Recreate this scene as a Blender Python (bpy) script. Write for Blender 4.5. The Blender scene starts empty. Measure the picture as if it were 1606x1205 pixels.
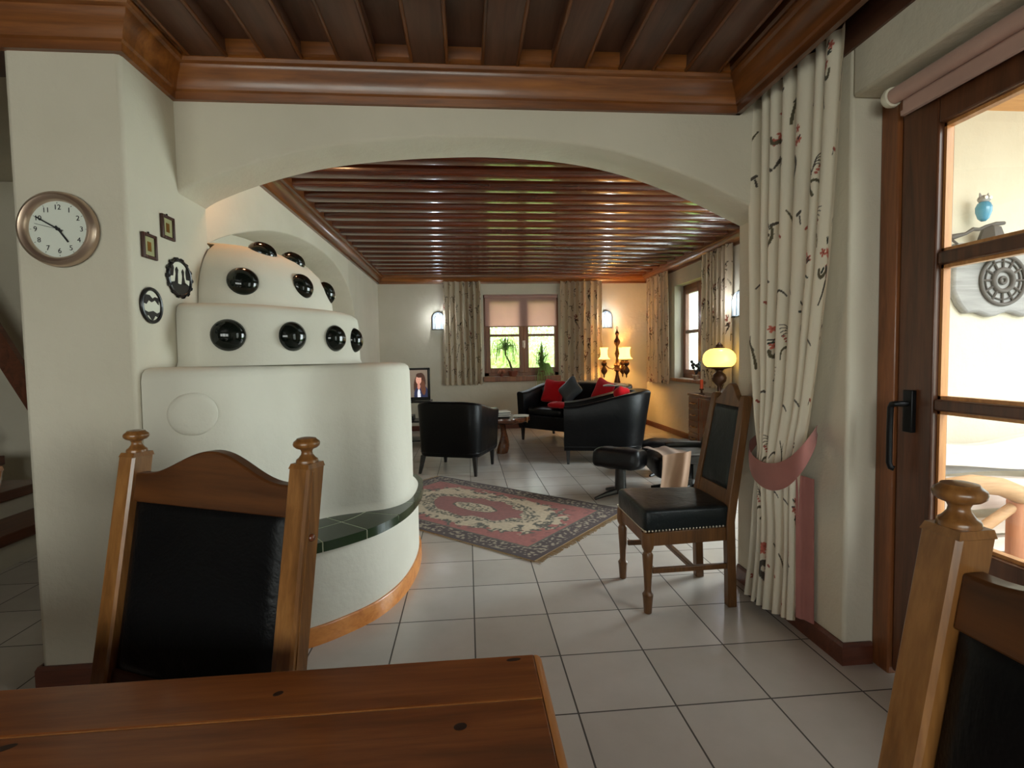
import bpy, bmesh, math, random
import numpy as np
from mathutils import Vector, Matrix, Quaternion, noise

random.seed(7)
rng = np.random.default_rng(5)
S = bpy.context.scene
COL = S.collection
PI = math.pi
R = math.radians

# ------------------------------------------------------------------ helpers
def srgb(r, g, b):
    f = lambda c: (c / 255 / 12.92) if c / 255 <= 0.04045 else ((c / 255 + 0.055) / 1.055) ** 2.4
    return (f(r), f(g), f(b), 1.0)

class MB:
    """collects verts / faces of ONE mesh"""
    def __init__(s):
        s.v = []; s.f = []
    def add(s, vs, fs):
        b = len(s.v)
        s.v += [tuple(p) for p in vs]
        s.f += [tuple(b + i for i in f) for f in fs]
        return s
    def box(s, x0, x1, y0, y1, z0, z1):
        vs = [(x, y, z) for x in (x0, x1) for y in (y0, y1) for z in (z0, z1)]
        return s.add(vs, [(0, 1, 3, 2), (4, 6, 7, 5), (0, 4, 5, 1), (2, 3, 7, 6), (0, 2, 6, 4), (1, 5, 7, 3)])
    def hexa(s, bot, top):
        return s.add(list(bot) + list(top), [(3, 2, 1, 0), (4, 5, 6, 7)] + [(i, (i + 1) % 4, 4 + (i + 1) % 4, 4 + i) for i in range(4)])
    def bar(s, p, q, w, h, up=(0, 0, 1)):
        p = Vector(p); q = Vector(q); d = (q - p).normalized()
        a = d.cross(Vector(up))
        a = a.normalized() if a.length > 1e-5 else Vector((1, 0, 0))
        b = a.cross(d).normalized()
        c = [(-w / 2, -h / 2), (w / 2, -h / 2), (w / 2, h / 2), (-w / 2, h / 2)]
        return s.hexa([p + a * x + b * y for x, y in c], [q + a * x + b * y for x, y in c])
    def lathe(s, prof, c=(0, 0, 0), n=24, rot=None):
        c = Vector(c); rot = rot or Matrix.Identity(3); vs = []; fs = []
        for r, z in prof:
            for i in range(n):
                a = 2 * PI * i / n
                vs.append(c + rot @ Vector((r * math.cos(a), r * math.sin(a), z)))
        for j in range(len(prof) - 1):
            for i in range(n):
                k = (i + 1) % n
                fs.append((j * n + i, j * n + k, (j + 1) * n + k, (j + 1) * n + i))
        fs.append(tuple(range(n - 1, -1, -1)))
        fs.append(tuple((len(prof) - 1) * n + i for i in range(n)))
        return s.add(vs, fs)
    def tube(s, pts, rad, n=8):
        pts = [Vector(p) for p in pts]
        if not isinstance(rad, (list, tuple)): rad = [rad] * len(pts)
        vs = []; fs = []; prev = None
        for i, p in enumerate(pts):
            d = (pts[min(i + 1, len(pts) - 1)] - pts[max(i - 1, 0)])
            d = d.normalized() if d.length > 1e-9 else Vector((0, 0, 1))
            if prev is None:
                a = d.cross(Vector((0, 0, 1)))
                if a.length < 1e-3: a = d.cross(Vector((1, 0, 0)))
            else:
                a = prev - d * prev.dot(d)
            a.normalize(); prev = a; b = d.cross(a)
            for k in range(n):
                t = 2 * PI * k / n
                vs.append(p + (a * math.cos(t) + b * math.sin(t)) * rad[i])
        for j in range(len(pts) - 1):
            for k in range(n):
                m = (k + 1) % n
                fs.append((j * n + k, j * n + m, (j + 1) * n + m, (j + 1) * n + k))
        fs.append(tuple(range(n - 1, -1, -1))); fs.append(tuple((len(pts) - 1) * n + k for k in range(n)))
        return s.add(vs, fs)
    def prism(s, poly, off):
        """poly: list of 3D points, extruded by the vector off"""
        n = len(poly); off = Vector(off); P = [Vector(p) for p in poly]
        return s.add(P + [p + off for p in P], [tuple(range(n - 1, -1, -1)), tuple(range(n, 2 * n))] +
                     [(i, (i + 1) % n, n + (i + 1) % n, n + i) for i in range(n)])
    def blob(s, c, size, rot=None, e1=0.5, e2=0.5, nu=24, nv=14, fn=None):
        """superellipsoid cushion"""
        c = Vector(c); rot = rot or Matrix.Identity(3); vs = []; fs = []
        sp = lambda x, e: math.copysign(abs(x) ** e, x)
        for j in range(nv + 1):
            ph = -PI / 2 + PI * j / nv
            for i in range(nu):
                th = 2 * PI * i / nu
                p = Vector((sp(math.cos(ph), e1) * sp(math.cos(th), e2) * size[0] / 2,
                            sp(math.cos(ph), e1) * sp(math.sin(th), e2) * size[1] / 2,
                            sp(math.sin(ph), e1) * size[2] / 2))
                if fn: p = Vector(fn(p))
                vs.append(c + rot @ p)
        for j in range(nv):
            for i in range(nu):
                k = (i + 1) % nu
                fs.append((j * nu + i, j * nu + k, (j + 1) * nu + k, (j + 1) * nu + i))
        return s.add(vs, fs)
    def grid(s, nu, nv, fn, closed=False):
        vs = [fn(i / nu, j / nv) for j in range(nv + 1) for i in range(nu + (0 if closed else 1))]
        w = nu if closed else nu + 1; fs = []
        for j in range(nv):
            for i in range(nu):
                k = (i + 1) % w
                fs.append((j * w + i, j * w + k, (j + 1) * w + k, (j + 1) * w + i))
        return s.add(vs, fs)
    def rings(s, rings, cap=True):
        """list of closed loops of equal length"""
        n = len(rings[0]); vs = [p for r in rings for p in r]; fs = []
        for j in range(len(rings) - 1):
            for i in range(n):
                k = (i + 1) % n
                fs.append((j * n + i, j * n + k, (j + 1) * n + k, (j + 1) * n + i))
        if cap:
            fs.append(tuple(range(n - 1, -1, -1))); fs.append(tuple((len(rings) - 1) * n + i for i in range(n)))
        return s.add(vs, fs)
    def sweep(s, path, prof, closed=False):
        """plan polyline path, prof = [(offset to the LEFT of travel, z)], mitred corners"""
        P = [Vector(p) for p in path]; n = len(P); nor = []
        for i in range(n):
            a = (P[i] - P[i - 1]).normalized() if i > 0 or closed else None
            b = (P[(i + 1) % n] - P[i]).normalized() if i < n - 1 or closed else None
            a = a or b; b = b or a
            na = Vector((-a.y, a.x)); nb = Vector((-b.y, b.x))
            m = (na + nb).normalized()
            nor.append(m / max(0.3, m.dot(na)))
        vs = [(P[i].x + nor[i].x * o, P[i].y + nor[i].y * o, z) for i in range(n) for o, z in prof]
        k = len(prof); fs = []
        for i in range(n - (0 if closed else 1)):
            j = (i + 1) % n
            for q in range(k):
                r = (q + 1) % k
                fs.append((i * k + q, j * k + q, j * k + r, i * k + r))
        if not closed:
            fs.append(tuple(range(k))); fs.append(tuple((n - 1) * k + q for q in range(k - 1, -1, -1)))
        return s.add(vs, fs)
    def build(s, name, mat, parent=None, smooth=38, bevel=None, colors=None, loc=None, rotz=None, M=None, subsurf=0):
        me = bpy.data.meshes.new(name)
        me.from_pydata([tuple(p) for p in s.v], [], s.f)
        bm = bmesh.new(); bm.from_mesh(me)
        bmesh.ops.recalc_face_normals(bm, faces=bm.faces)
        bm.to_mesh(me); bm.free()
        if M is not None: me.transform(M)
        me.materials.append(mat)
        if smooth:
            me.polygons.foreach_set('use_smooth', [True] * len(me.polygons))
            me.set_sharp_from_angle(angle=R(smooth))
        if colors is not None:
            a = me.color_attributes.new('Col', 'FLOAT_COLOR', 'POINT')
            c = np.ones((len(me.vertices), 4), np.float32); c[:, :3] = colors
            a.data.foreach_set('color', c.ravel())
        o = bpy.data.objects.new(name, me); COL.objects.link(o)
        if parent is not None: o.parent = parent
        if loc is not None: o.location = loc
        if rotz is not None: o.rotation_euler = (0, 0, rotz)
        if bevel:
            b = o.modifiers.new('Bevel', 'BEVEL'); b.width = bevel; b.segments = 2; b.limit_method = 'ANGLE'; b.angle_limit = R(40)
        if subsurf:
            m = o.modifiers.new('Subdivision', 'SUBSURF'); m.levels = subsurf; m.render_levels = subsurf
        return o

def thing(name, label, cat, loc=(0, 0, 0), rotz=0, group=None):
    o = bpy.data.objects.new(name, None); COL.objects.link(o)
    o.location = loc; o.rotation_euler = (0, 0, rotz); o.empty_display_size = 0.1
    o['label'] = label; o['category'] = cat
    if group: o['group'] = group
    return o

def tag(o, label, cat, group=None, kind=None):
    o['label'] = label; o['category'] = cat
    if group: o['group'] = group
    if kind: o['kind'] = kind
    return o

def struct(o, label=None):
    o['kind'] = 'structure'
    if label: o['label'] = label
    return o

def dup(root, loc, rotz, label=None):
    r = root.copy(); COL.objects.link(r); r.location = loc; r.rotation_euler = (0, 0, rotz)
    if label: r['label'] = label
    for ch in list(root.children):
        c = ch.copy(); COL.objects.link(c); c.parent = r
        for g in list(ch.children):
            d = g.copy(); COL.objects.link(d); d.parent = c
    return r

def RX(a): return Matrix.Rotation(a, 3, 'X')
def RY(a): return Matrix.Rotation(a, 3, 'Y')
def RZ(a): return Matrix.Rotation(a, 3, 'Z')

def smooth_curve(pts, n=8, closed=False):
    """Catmull-Rom through pts"""
    P = [Vector(p) for p in pts]; out = []; m = len(P)
    rngi = range(m if closed else m - 1)
    for i in rngi:
        p0 = P[(i - 1) % m] if closed or i > 0 else P[0] * 2 - P[1]
        p1 = P[i]; p2 = P[(i + 1) % m]
        p3 = P[(i + 2) % m] if closed or i < m - 2 else P[-1] * 2 - P[-2]
        for k in range(n):
            t = k / n
            out.append(0.5 * ((2 * p1) + (p2 - p0) * t + (2 * p0 - 5 * p1 + 4 * p2 - p3) * t * t + (3 * p1 - p0 - 3 * p2 + p3) * t ** 3))
    if not closed: out.append(P[-1])
    return out

def lerp_tab(tab, x):
    if x <= tab[0][0]: return tab[0][1]
    for (a, u), (b, v) in zip(tab, tab[1:]):
        if x <= b: return u + (v - u) * (x - a) / (b - a)
    return tab[-1][1]

# ------------------------------------------------------------------ materials
def new_mat(name):
    m = bpy.data.materials.new(name); m.use_nodes = True
    nt = m.node_tree; bs = nt.nodes['Principled BSDF']
    return m, nt, bs
def node(nt, t, **k):
    n = nt.nodes.new(t)
    for a, b in k.items(): setattr(n, a, b)
    return n
def ramp(nt, fac, stops):
    r = node(nt, 'ShaderNodeValToRGB'); nt.links.new(fac, r.inputs[0])
    e = r.color_ramp.elements
    while len(e) < len(stops): e.new(0.5)
    for x, (p, c) in zip(e, stops): x.position = p; x.color = c
    return r.outputs[0]
def coords(nt, scale=(1, 1, 1), kind='Object', loc=(0, 0, 0)):
    tc = node(nt, 'ShaderNodeTexCoord'); mp = node(nt, 'ShaderNodeMapping')
    mp.inputs['Scale'].default_value = scale; mp.inputs['Location'].default_value = loc
    nt.links.new(tc.outputs[kind], mp.inputs[0]); return mp.outputs[0]
def noise_tex(nt, vec, scale, detail=4, rough=0.55, dist=0.0):
    n = node(nt, 'ShaderNodeTexNoise'); nt.links.new(vec, n.inputs['Vector'])
    n.inputs['Scale'].default_value = scale; n.inputs['Detail'].default_value = detail
    n.inputs['Roughness'].default_value = rough; n.inputs['Distortion'].default_value = dist
    return n.outputs['Fac']
def bump(nt, bs, h, strength, dist=0.01):
    b = node(nt, 'ShaderNodeBump'); b.inputs['Strength'].default_value = strength; b.inputs['Distance'].default_value = dist
    nt.links.new(h, b.inputs['Height']); nt.links.new(b.outputs[0], bs.inputs['Normal'])
def plain(name, c, rough=0.5, metal=0.0, coat=0.0, emit=None, estr=0.0, spec=0.5):
    m, nt, bs = new_mat(name)
    bs.inputs['Base Color'].default_value = c; bs.inputs['Roughness'].default_value = rough
    bs.inputs['Metallic'].default_value = metal; bs.inputs['Coat Weight'].default_value = coat
    bs.inputs['Specular IOR Level'].default_value = spec
    v = noise_tex(nt, coords(nt), 40, 3)
    mr = node(nt, 'ShaderNodeMapRange'); nt.links.new(v, mr.inputs[0])
    mr.inputs[3].default_value = max(0, rough - 0.06); mr.inputs[4].default_value = min(1, rough + 0.06)
    nt.links.new(mr.outputs[0], bs.inputs['Roughness'])
    if emit:
        bs.inputs['Emission Color'].default_value = emit; bs.inputs['Emission Strength'].default_value = estr
    return m
def plaster(name, c1, c2, strength=0.35, scale=9):
    m, nt, bs = new_mat(name); v = coords(nt)
    n = noise_tex(nt, v, 1.7, 3); nt.links.new(ramp(nt, n, [(0.3, c1), (0.7, c2)]), bs.inputs['Base Color'])
    bs.inputs['Roughness'].default_value = 0.88; bs.inputs['Specular IOR Level'].default_value = 0.2
    h = noise_tex(nt, v, scale, 6, 0.6); bump(nt, bs, h, strength, 0.03)
    return m
def wood(name, dark, light, axis='X', rough=0.35, coat=0.0, scale=1.0, knots=False, mid=None):
    """grain runs along axis"""
    m, nt, bs = new_mat(name)
    sc = {'X': (0.9, 11, 11), 'Y': (11, 0.9, 11), 'Z': (11, 11, 0.9)}[axis]
    v = coords(nt, tuple(a * scale for a in sc))
    n = noise_tex(nt, v, 1.6, 6, 0.6, 0.9)
    n2 = noise_tex(nt, coords(nt, tuple(a * scale * 4 for a in sc)), 3.0, 3, 0.5)
    mx = node(nt, 'ShaderNodeMath', operation='MULTIPLY_ADD'); nt.links.new(n2, mx.inputs[0]); mx.inputs[1].default_value = 0.28
    nt.links.new(n, mx.inputs[2])
    col = ramp(nt, mx.outputs[0], [(0.38, dark), (0.60, mid or [(a + b) / 2 for a, b in zip(dark, light)]), (0.85, light)])
    if knots:
        ks = {'X': (1.6, 6.5, 3.0), 'Y': (6.5, 1.6, 3.0), 'Z': (5, 5, 1.6)}[axis]
        vo = node(nt, 'ShaderNodeTexVoronoi'); nt.links.new(coords(nt, tuple(a * scale for a in ks), loc=(0.37, 0.11, 0.2)), vo.inputs['Vector'])
        vo.inputs['Scale'].default_value = 1.0
        k = ramp(nt, vo.outputs['Distance'], [(0.07, (0, 0, 0, 1)), (0.16, (1, 1, 1, 1))])
        mi = node(nt, 'ShaderNodeMix', data_type='RGBA', blend_type='MIX')
        nt.links.new(k, mi.inputs['Factor']); mi.inputs['A'].default_value = tuple(c * 0.22 for c in dark[:3]) + (1,)
        nt.links.new(col, mi.inputs['B']); col = mi.outputs['Result']
    nt.links.new(col, bs.inputs['Base Color'])
    bs.inputs['Roughness'].default_value = rough; bs.inputs['Coat Weight'].default_value = coat; bs.inputs['Coat Roughness'].default_value = 0.12
    bump(nt, bs, mx.outputs[0], 0.12, 0.004)
    return m
def leather(name, c, rough=0.36, strength=0.25):
    m, nt, bs = new_mat(name); bs.inputs['Base Color'].default_value = c; bs.inputs['Specular IOR Level'].default_value = 0.24
    v = coords(nt); n = noise_tex(nt, v, 7, 5, 0.6, 0.6)
    vo = node(nt, 'ShaderNodeTexVoronoi'); nt.links.new(v, vo.inputs['Vector']); vo.inputs['Scale'].default_value = 160
    ad = node(nt, 'ShaderNodeMath', operation='MULTIPLY_ADD'); nt.links.new(vo.outputs['Distance'], ad.inputs[0]); ad.inputs[1].default_value = 0.05
    nt.links.new(n, ad.inputs[2]); bump(nt, bs, ad.outputs[0], strength, 0.02)
    mr = node(nt, 'ShaderNodeMapRange'); nt.links.new(n, mr.inputs[0]); mr.inputs[3].default_value = rough - 0.1; mr.inputs[4].default_value = rough + 0.12
    nt.links.new(mr.outputs[0], bs.inputs['Roughness'])
    return m
def cloth_mat(name, c=None, rough=0.9, attr=False, weave=220, trans=0.0):
    m, nt, bs = new_mat(name)
    if attr:
        a = node(nt, 'ShaderNodeAttribute', attribute_name='Col'); nt.links.new(a.outputs['Color'], bs.inputs['Base Color'])
    else:
        n = noise_tex(nt, coords(nt), 6, 4)
        nt.links.new(ramp(nt, n, [(0.3, tuple(x * 0.85 for x in c[:3]) + (1,)), (0.7, c)]), bs.inputs['Base Color'])
    bs.inputs['Roughness'].default_value = rough; bs.inputs['Specular IOR Level'].default_value = 0.15
    bs.inputs['Sheen Weight'].default_value = 0.15
    w = noise_tex(nt, coords(nt), weave, 2); bump(nt, bs, w, 0.15, 0.002)
    if trans:
        tr = node(nt, 'ShaderNodeBsdfTranslucent'); mx = node(nt, 'ShaderNodeMixShader'); mx.inputs[0].default_value = trans
        if attr: nt.links.new(a.outputs['Color'], tr.inputs[0])
        else: tr.inputs[0].default_value = c
        out = nt.nodes['Material Output']
        nt.links.new(bs.outputs[0], mx.inputs[1]); nt.links.new(tr.outputs[0], mx.inputs[2]); nt.links.new(mx.outputs[0], out.inputs[0])
    return m
def glass_mat(name):
    m = bpy.data.materials.new(name); m.use_nodes = True; nt = m.node_tree; nt.nodes.clear()
    t = node(nt, 'ShaderNodeBsdfTransparent'); t.inputs[0].default_value = (0.96, 0.98, 0.97, 1)
    g = node(nt, 'ShaderNodeBsdfGlossy'); g.inputs['Roughness'].default_value = 0.02
    lw = node(nt, 'ShaderNodeLayerWeight'); lw.inputs[0].default_value = 0.5
    pw = node(nt, 'ShaderNodeMath', operation='POWER'); nt.links.new(lw.outputs['Facing'], pw.inputs[0]); pw.inputs[1].default_value = 5.0
    fr = node(nt, 'ShaderNodeMath', operation='MULTIPLY_ADD'); nt.links.new(pw.outputs[0], fr.inputs[0]); fr.inputs[1].default_value = 0.8; fr.inputs[2].default_value = 0.035
    mx = node(nt, 'ShaderNodeMixShader'); out = node(nt, 'ShaderNodeOutputMaterial')
    nt.links.new(fr.outputs[0], mx.inputs[0]); nt.links.new(t.outputs[0], mx.inputs[1]); nt.links.new(g.outputs[0], mx.inputs[2])
    nt.links.new(mx.outputs[0], out.inputs[0]); return m
def leaf_mat(name, a, b):
    m, nt, bs = new_mat(name)
    oi = noise_tex(nt, coords(nt), 5, 3)
    c = ramp(nt, oi, [(0.3, a), (0.7, b)]); nt.links.new(c, bs.inputs['Base Color']); bs.inputs['Roughness'].default_value = 0.5
    tr = node(nt, 'ShaderNodeBsdfTranslucent'); nt.links.new(c, tr.inputs[0])
    mx = node(nt, 'ShaderNodeMixShader'); mx.inputs[0].default_value = 0.45
    nt.links.new(bs.outputs[0], mx.inputs[1]); nt.links.new(tr.outputs[0], mx.inputs[2])
    nt.links.new(mx.outputs[0], nt.nodes['Material Output'].inputs[0]); return m

M = {}
M['wall'] = plaster('white_plaster', srgb(207, 199, 180), srgb(216, 208, 190), 0.30, 7)
M['stove'] = plaster('stove_plaster', srgb(208, 203, 188), srgb(217, 213, 199), 0.25, 5)
M['stucco'] = plaster('balcony_stucco', srgb(222, 230, 222), srgb(234, 240, 234), 0.9, 14)
M['ceil'] = wood('dark_ceiling_wood', srgb(58, 34, 24), srgb(104, 68, 50), 'Y', 0.42, 0.1, 0.6)
M['ceil_far'] = wood('glossy_ceiling_wood', srgb(46, 17, 8), srgb(104, 46, 20), 'X', 0.22, 0.8, 0.6)
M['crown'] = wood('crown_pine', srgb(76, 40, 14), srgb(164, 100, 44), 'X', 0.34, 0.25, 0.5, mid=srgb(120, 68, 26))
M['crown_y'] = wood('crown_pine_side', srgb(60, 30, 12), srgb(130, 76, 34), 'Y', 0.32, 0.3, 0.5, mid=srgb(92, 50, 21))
M['base'] = wood('baseboard_wood', srgb(66, 30, 20), srgb(110, 58, 38), 'X', 0.4, 0.1)
M['skirt'] = wood('skirting_pine', srgb(176, 98, 40), srgb(226, 152, 78), 'X', 0.35, 0.2, 0.6)
M['table'] = wood('table_pine', srgb(92, 46, 16), srgb(160, 92, 42), 'X', 0.36, 0.2, 0.8, knots=False, mid=srgb(124, 65, 26))
M['table_edge'] = wood('table_edge_pine', srgb(110, 52, 22), srgb(178, 98, 48), 'X', 0.35, 0.1, 0.8)
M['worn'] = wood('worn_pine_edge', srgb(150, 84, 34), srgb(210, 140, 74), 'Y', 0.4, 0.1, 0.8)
M['knot'] = plain('wood_knot', srgb(44, 22, 14), 0.4)
M['oak'] = wood('honey_oak', srgb(92, 58, 26), srgb(160, 110, 60), 'Z', 0.32, 0.3, 1.2, mid=srgb(126, 82, 40))
M['oak_rail'] = wood('oak_rail', srgb(58, 30, 11), srgb(100, 58, 25), 'X', 0.36, 0.15, 1.0)
M['oak_dark'] = wood('dark_oak', srgb(70, 44, 20), srgb(118, 78, 40), 'Z', 0.4, 0.1, 1.2)
M['leather'] = leather('black_leather', srgb(12, 12, 13), 0.36)
M['leather'].node_tree.nodes['Principled BSDF'].inputs['Specular IOR Level'].default_value = 0.15
M['leather_gloss'] = leather('glossy_black_leather', srgb(14, 14, 16), 0.33, 0.4)
M['leather_green'] = leather('dark_green_leather', srgb(27, 32, 33), 0.36, 0.3)
M['black'] = plain('black_lacquer', srgb(20, 18, 18), 0.35)
M['blackmetal'] = plain('black_metal', srgb(28, 28, 30), 0.4, 0.6)
M['steel'] = plain('brushed_steel', srgb(198, 174, 154), 0.34, 0.85)
M['brass'] = plain('aged_brass', srgb(150, 110, 52), 0.35, 0.9)
M['nail'] = plain('nail_brass', srgb(200, 190, 170), 0.3, 0.8)
M['bronze'] = plain('dark_bronze', srgb(70, 42, 22), 0.42, 0.5)
M['green_tile'] = plain('green_glazed_tile', srgb(34, 50, 28), 0.16, 0, 0.0, spec=0.4)
M['black_glaze'] = plain('black_glazed_ceramic', srgb(12, 18, 14), 0.09, 0, 0.0, spec=0.45)
M['grout'] = plain('pale_grout', srgb(200, 206, 176), 0.8)
M['frame'] = wood('window_frame_wood', srgb(86, 46, 24), srgb(150, 90, 50), 'Z', 0.38, 0.2, 1.0)
M['frame_lit'] = wood('lit_frame_wood', srgb(170, 104, 50), srgb(222, 160, 96), 'Z', 0.4, 0.1, 1.0)  # frame wood in a paler tone, daylight on the beads painted in
M['door'] = wood('door_dark_wood', srgb(58, 32, 18), srgb(108, 64, 38), 'Z', 0.38, 0.2, 1.0)
M['doorcase'] = wood('door_casing_wood', srgb(92, 52, 28), srgb(152, 92, 52), 'Z', 0.38, 0.2, 1.0)
M['glass'] = glass_mat('window_glass')
M['blind'] = cloth_mat('roller_blind_fabric', srgb(238, 206, 198), trans=0.6)
M['blind_door'] = cloth_mat('door_blind_fabric', srgb(196, 160, 146))
M['ivory'] = plain('ivory_plastic', srgb(226, 220, 200), 0.4)
M['white'] = plain('white_dial', srgb(226, 230, 218), 0.6)
M['ink'] = plain('black_ink', srgb(22, 22, 22), 0.6)
M['curtain'] = cloth_mat('printed_curtain', attr=True, trans=0.12)
M['pink'] = cloth_mat('dusty_pink_cloth', srgb(168, 112, 104))
M['rug'] = cloth_mat('rug_pile', attr=True, weave=400)
M['fringe'] = cloth_mat('rug_fringe', srgb(186, 160, 124))
M['red'] = cloth_mat('red_cloth', srgb(196, 20, 30))
M['grey_cushion'] = leather('grey_satin', srgb(62, 66, 68), 0.42)
M['throw'] = cloth_mat('beige_throw', srgb(146, 118, 98))
M['paper'] = plain('paper', srgb(220, 214, 200), 0.7)
M['print'] = plain('news_print', srgb(120, 118, 112), 0.7)
M['cover'] = plain('magazine_cover', srgb(96, 100, 108), 0.3)
M['mahog'] = wood('mahogany', srgb(56, 26, 14), srgb(112, 58, 32), 'Z', 0.26, 0.4, 1.0)
M['slab'] = wood('live_edge_slab', srgb(60, 32, 22), srgb(124, 74, 46), 'X', 0.2, 0.6, 1.0)
M['slab_cut'] = plain('sawn_end_grain', srgb(206, 146, 92), 0.5)
M['terracotta'] = plain('terracotta', srgb(120, 60, 40), 0.6)
M['soil'] = plain('soil', srgb(48, 36, 28), 0.9)
M['leaf'] = leaf_mat('houseplant_leaf', srgb(104, 140, 70), srgb(168, 196, 112))
M['leaf_red'] = leaf_mat('reddish_leaf', srgb(150, 90, 66), srgb(196, 130, 96))
M['bark'] = plain('plant_stem', srgb(96, 84, 60), 0.8)
M['tree_leaf'] = leaf_mat('tree_leaf', srgb(184, 216, 118), srgb(240, 250, 196))
M['lawn'] = leaf_mat('lawn', srgb(130, 176, 80), srgb(170, 206, 110))
M['treebark'] = plain('tree_bark', srgb(96, 80, 62), 0.9)
M['tread'] = wood('stair_tread_wood', srgb(70, 34, 20), srgb(120, 66, 42), 'Y', 0.35, 0.2)
M['railwood'] = wood('balcony_log_wood', srgb(150, 110, 74), srgb(206, 162, 118), 'X', 0.7, 0, 1.0)
M['railred'] = wood('balcony_post_wood', srgb(170, 104, 74), srgb(216, 150, 112), 'Z', 0.7, 0, 1.0)
M['pale'] = wood('weathered_plank', srgb(206, 190, 178), srgb(230, 216, 204), 'X', 0.8, 0, 1.0)
M['greyplank'] = wood('grey_weathered_plank', srgb(120, 118, 118), srgb(166, 164, 162), 'X', 0.75, 0, 1.0)
M['darkcarve'] = plain('dark_carved_wood', srgb(84, 78, 74), 0.7)
M['owl'] = plain('blue_glass_owl', srgb(70, 140, 172), 0.25, 0, 0.4)
M['soffit'] = wood('soffit_pine', srgb(190, 128, 70), srgb(226, 170, 108), 'X', 0.5, 0.1, 0.6)
M['shade_lit'] = plain('lit_glass_shade', srgb(255, 214, 130), 0.4, emit=srgb(255, 196, 92), estr=5.0)
M['shade_lamp'] = plain('lit_yellow_shade', srgb(255, 224, 130), 0.3, emit=srgb(255, 208, 96), estr=2.4)
M['sconce'] = plain('lit_sconce_glass', srgb(170, 180, 186), 0.4, emit=srgb(226, 242, 255), estr=0.75)
M['pewter'] = plain('pewter_wire', srgb(70, 76, 78), 0.35, 0.8)
M['candle'] = plain('red_candle_wax', srgb(214, 84, 44), 0.5)
M['gilt'] = plain('gilt_mount', srgb(168, 166, 120), 0.5)
M['pictwood'] = plain('picture_frame_wood', srgb(64, 34, 24), 0.4)
M['cream'] = plain('cream_card', srgb(226, 224, 206), 0.7)

def floor_mat():
    m, nt, bs = new_mat('floor_tiles')
    v = coords(nt, loc=(-0.008 + 0.355 * 40, -2.062 + 0.352 * 40, 0))
    b = node(nt, 'ShaderNodeTexBrick'); nt.links.new(v, b.inputs['Vector'])
    b.offset = 0.0; b.squash = 1.0
    b.inputs['Scale'].default_value = 1.0; b.inputs['Mortar Size'].default_value = 0.0036; b.inputs['Mortar Smooth'].default_value = 0.2
    b.inputs['Brick Width'].default_value = 0.355; b.inputs['Row Height'].default_value = 0.352; b.inputs['Bias'].default_value = 0.0
    b.inputs['Color1'].default_value = srgb(188, 180, 170); b.inputs['Color2'].default_value = srgb(202, 195, 186); b.inputs['Mortar'].default_value = srgb(80, 76, 70)
    n = noise_tex(nt, coords(nt), 5, 5, 0.6)
    mx = node(nt, 'ShaderNodeMix', data_type='RGBA', blend_type='MULTIPLY'); mx.inputs['Factor'].default_value = 0.55
    nt.links.new(b.outputs['Color'], mx.inputs['A']); nt.links.new(ramp(nt, n, [(0.3, (0.84, 0.83, 0.81, 1)), (0.7, (1, 1, 1, 1))]), mx.inputs['B'])
    nt.links.new(mx.outputs['Result'], bs.inputs['Base Color'])
    r = ramp(nt, b.outputs['Fac'], [(0.0, (0.24, 0.24, 0.24, 1)), (1.0, (0.8, 0.8, 0.8, 1))]); nt.links.new(r, bs.inputs['Roughness'])
    inv = node(nt, 'ShaderNodeMath', operation='SUBTRACT'); inv.inputs[0].default_value = 1; nt.links.new(b.outputs['Fac'], inv.inputs[1])
    bump(nt, bs, inv.outputs[0], 0.4, 0.003)
    return m
M['floor'] = floor_mat()
M['screen'] = None

# ------------------------------------------------------------------ camera
YAW, PIT, ROL, F, H = R(-4.95), R(2.89), R(-0.97), 802.0, 1.25
fw = Vector((-math.sin(YAW) * math.cos(PIT), math.cos(YAW) * math.cos(PIT), -math.sin(PIT)))
rt = Vector((math.cos(YAW), math.sin(YAW), 0)); up = rt.cross(fw)
c_, s_ = math.cos(ROL), math.sin(ROL)
r2 = c_ * rt + s_ * up; u2 = -s_ * rt + c_ * up
cam = bpy.data.cameras.new('camera'); co = bpy.data.objects.new('camera', cam); COL.objects.link(co)
cam.sensor_fit = 'HORIZONTAL'; cam.sensor_width = 36; cam.lens = F / 1606 * 36; cam.clip_start = 0.02; cam.clip_end = 200
co.matrix_world = Matrix(((r2.x, u2.x, -fw.x, 0), (r2.y, u2.y, -fw.y, 0), (r2.z, u2.z, -fw.z, H), (0, 0, 0, 1)))
S.camera = co

# ------------------------------------------------------------------ setting
XL, XLL, XR, XFL, XFR = -1.265, -1.67, 1.48, -1.51, 3.25
YP, YA, YB, YF = 2.08, 2.43, 2.69, 9.05
ZC, ZCF = 2.62, 2.76

struct(MB().box(-6, XR + 0.4, -2.6, YB, -0.12, 0).box(-6, XFR + 0.4, YB, YF + 0.4, -0.12, 0).build('floor', M['floor'], smooth=0))

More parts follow.
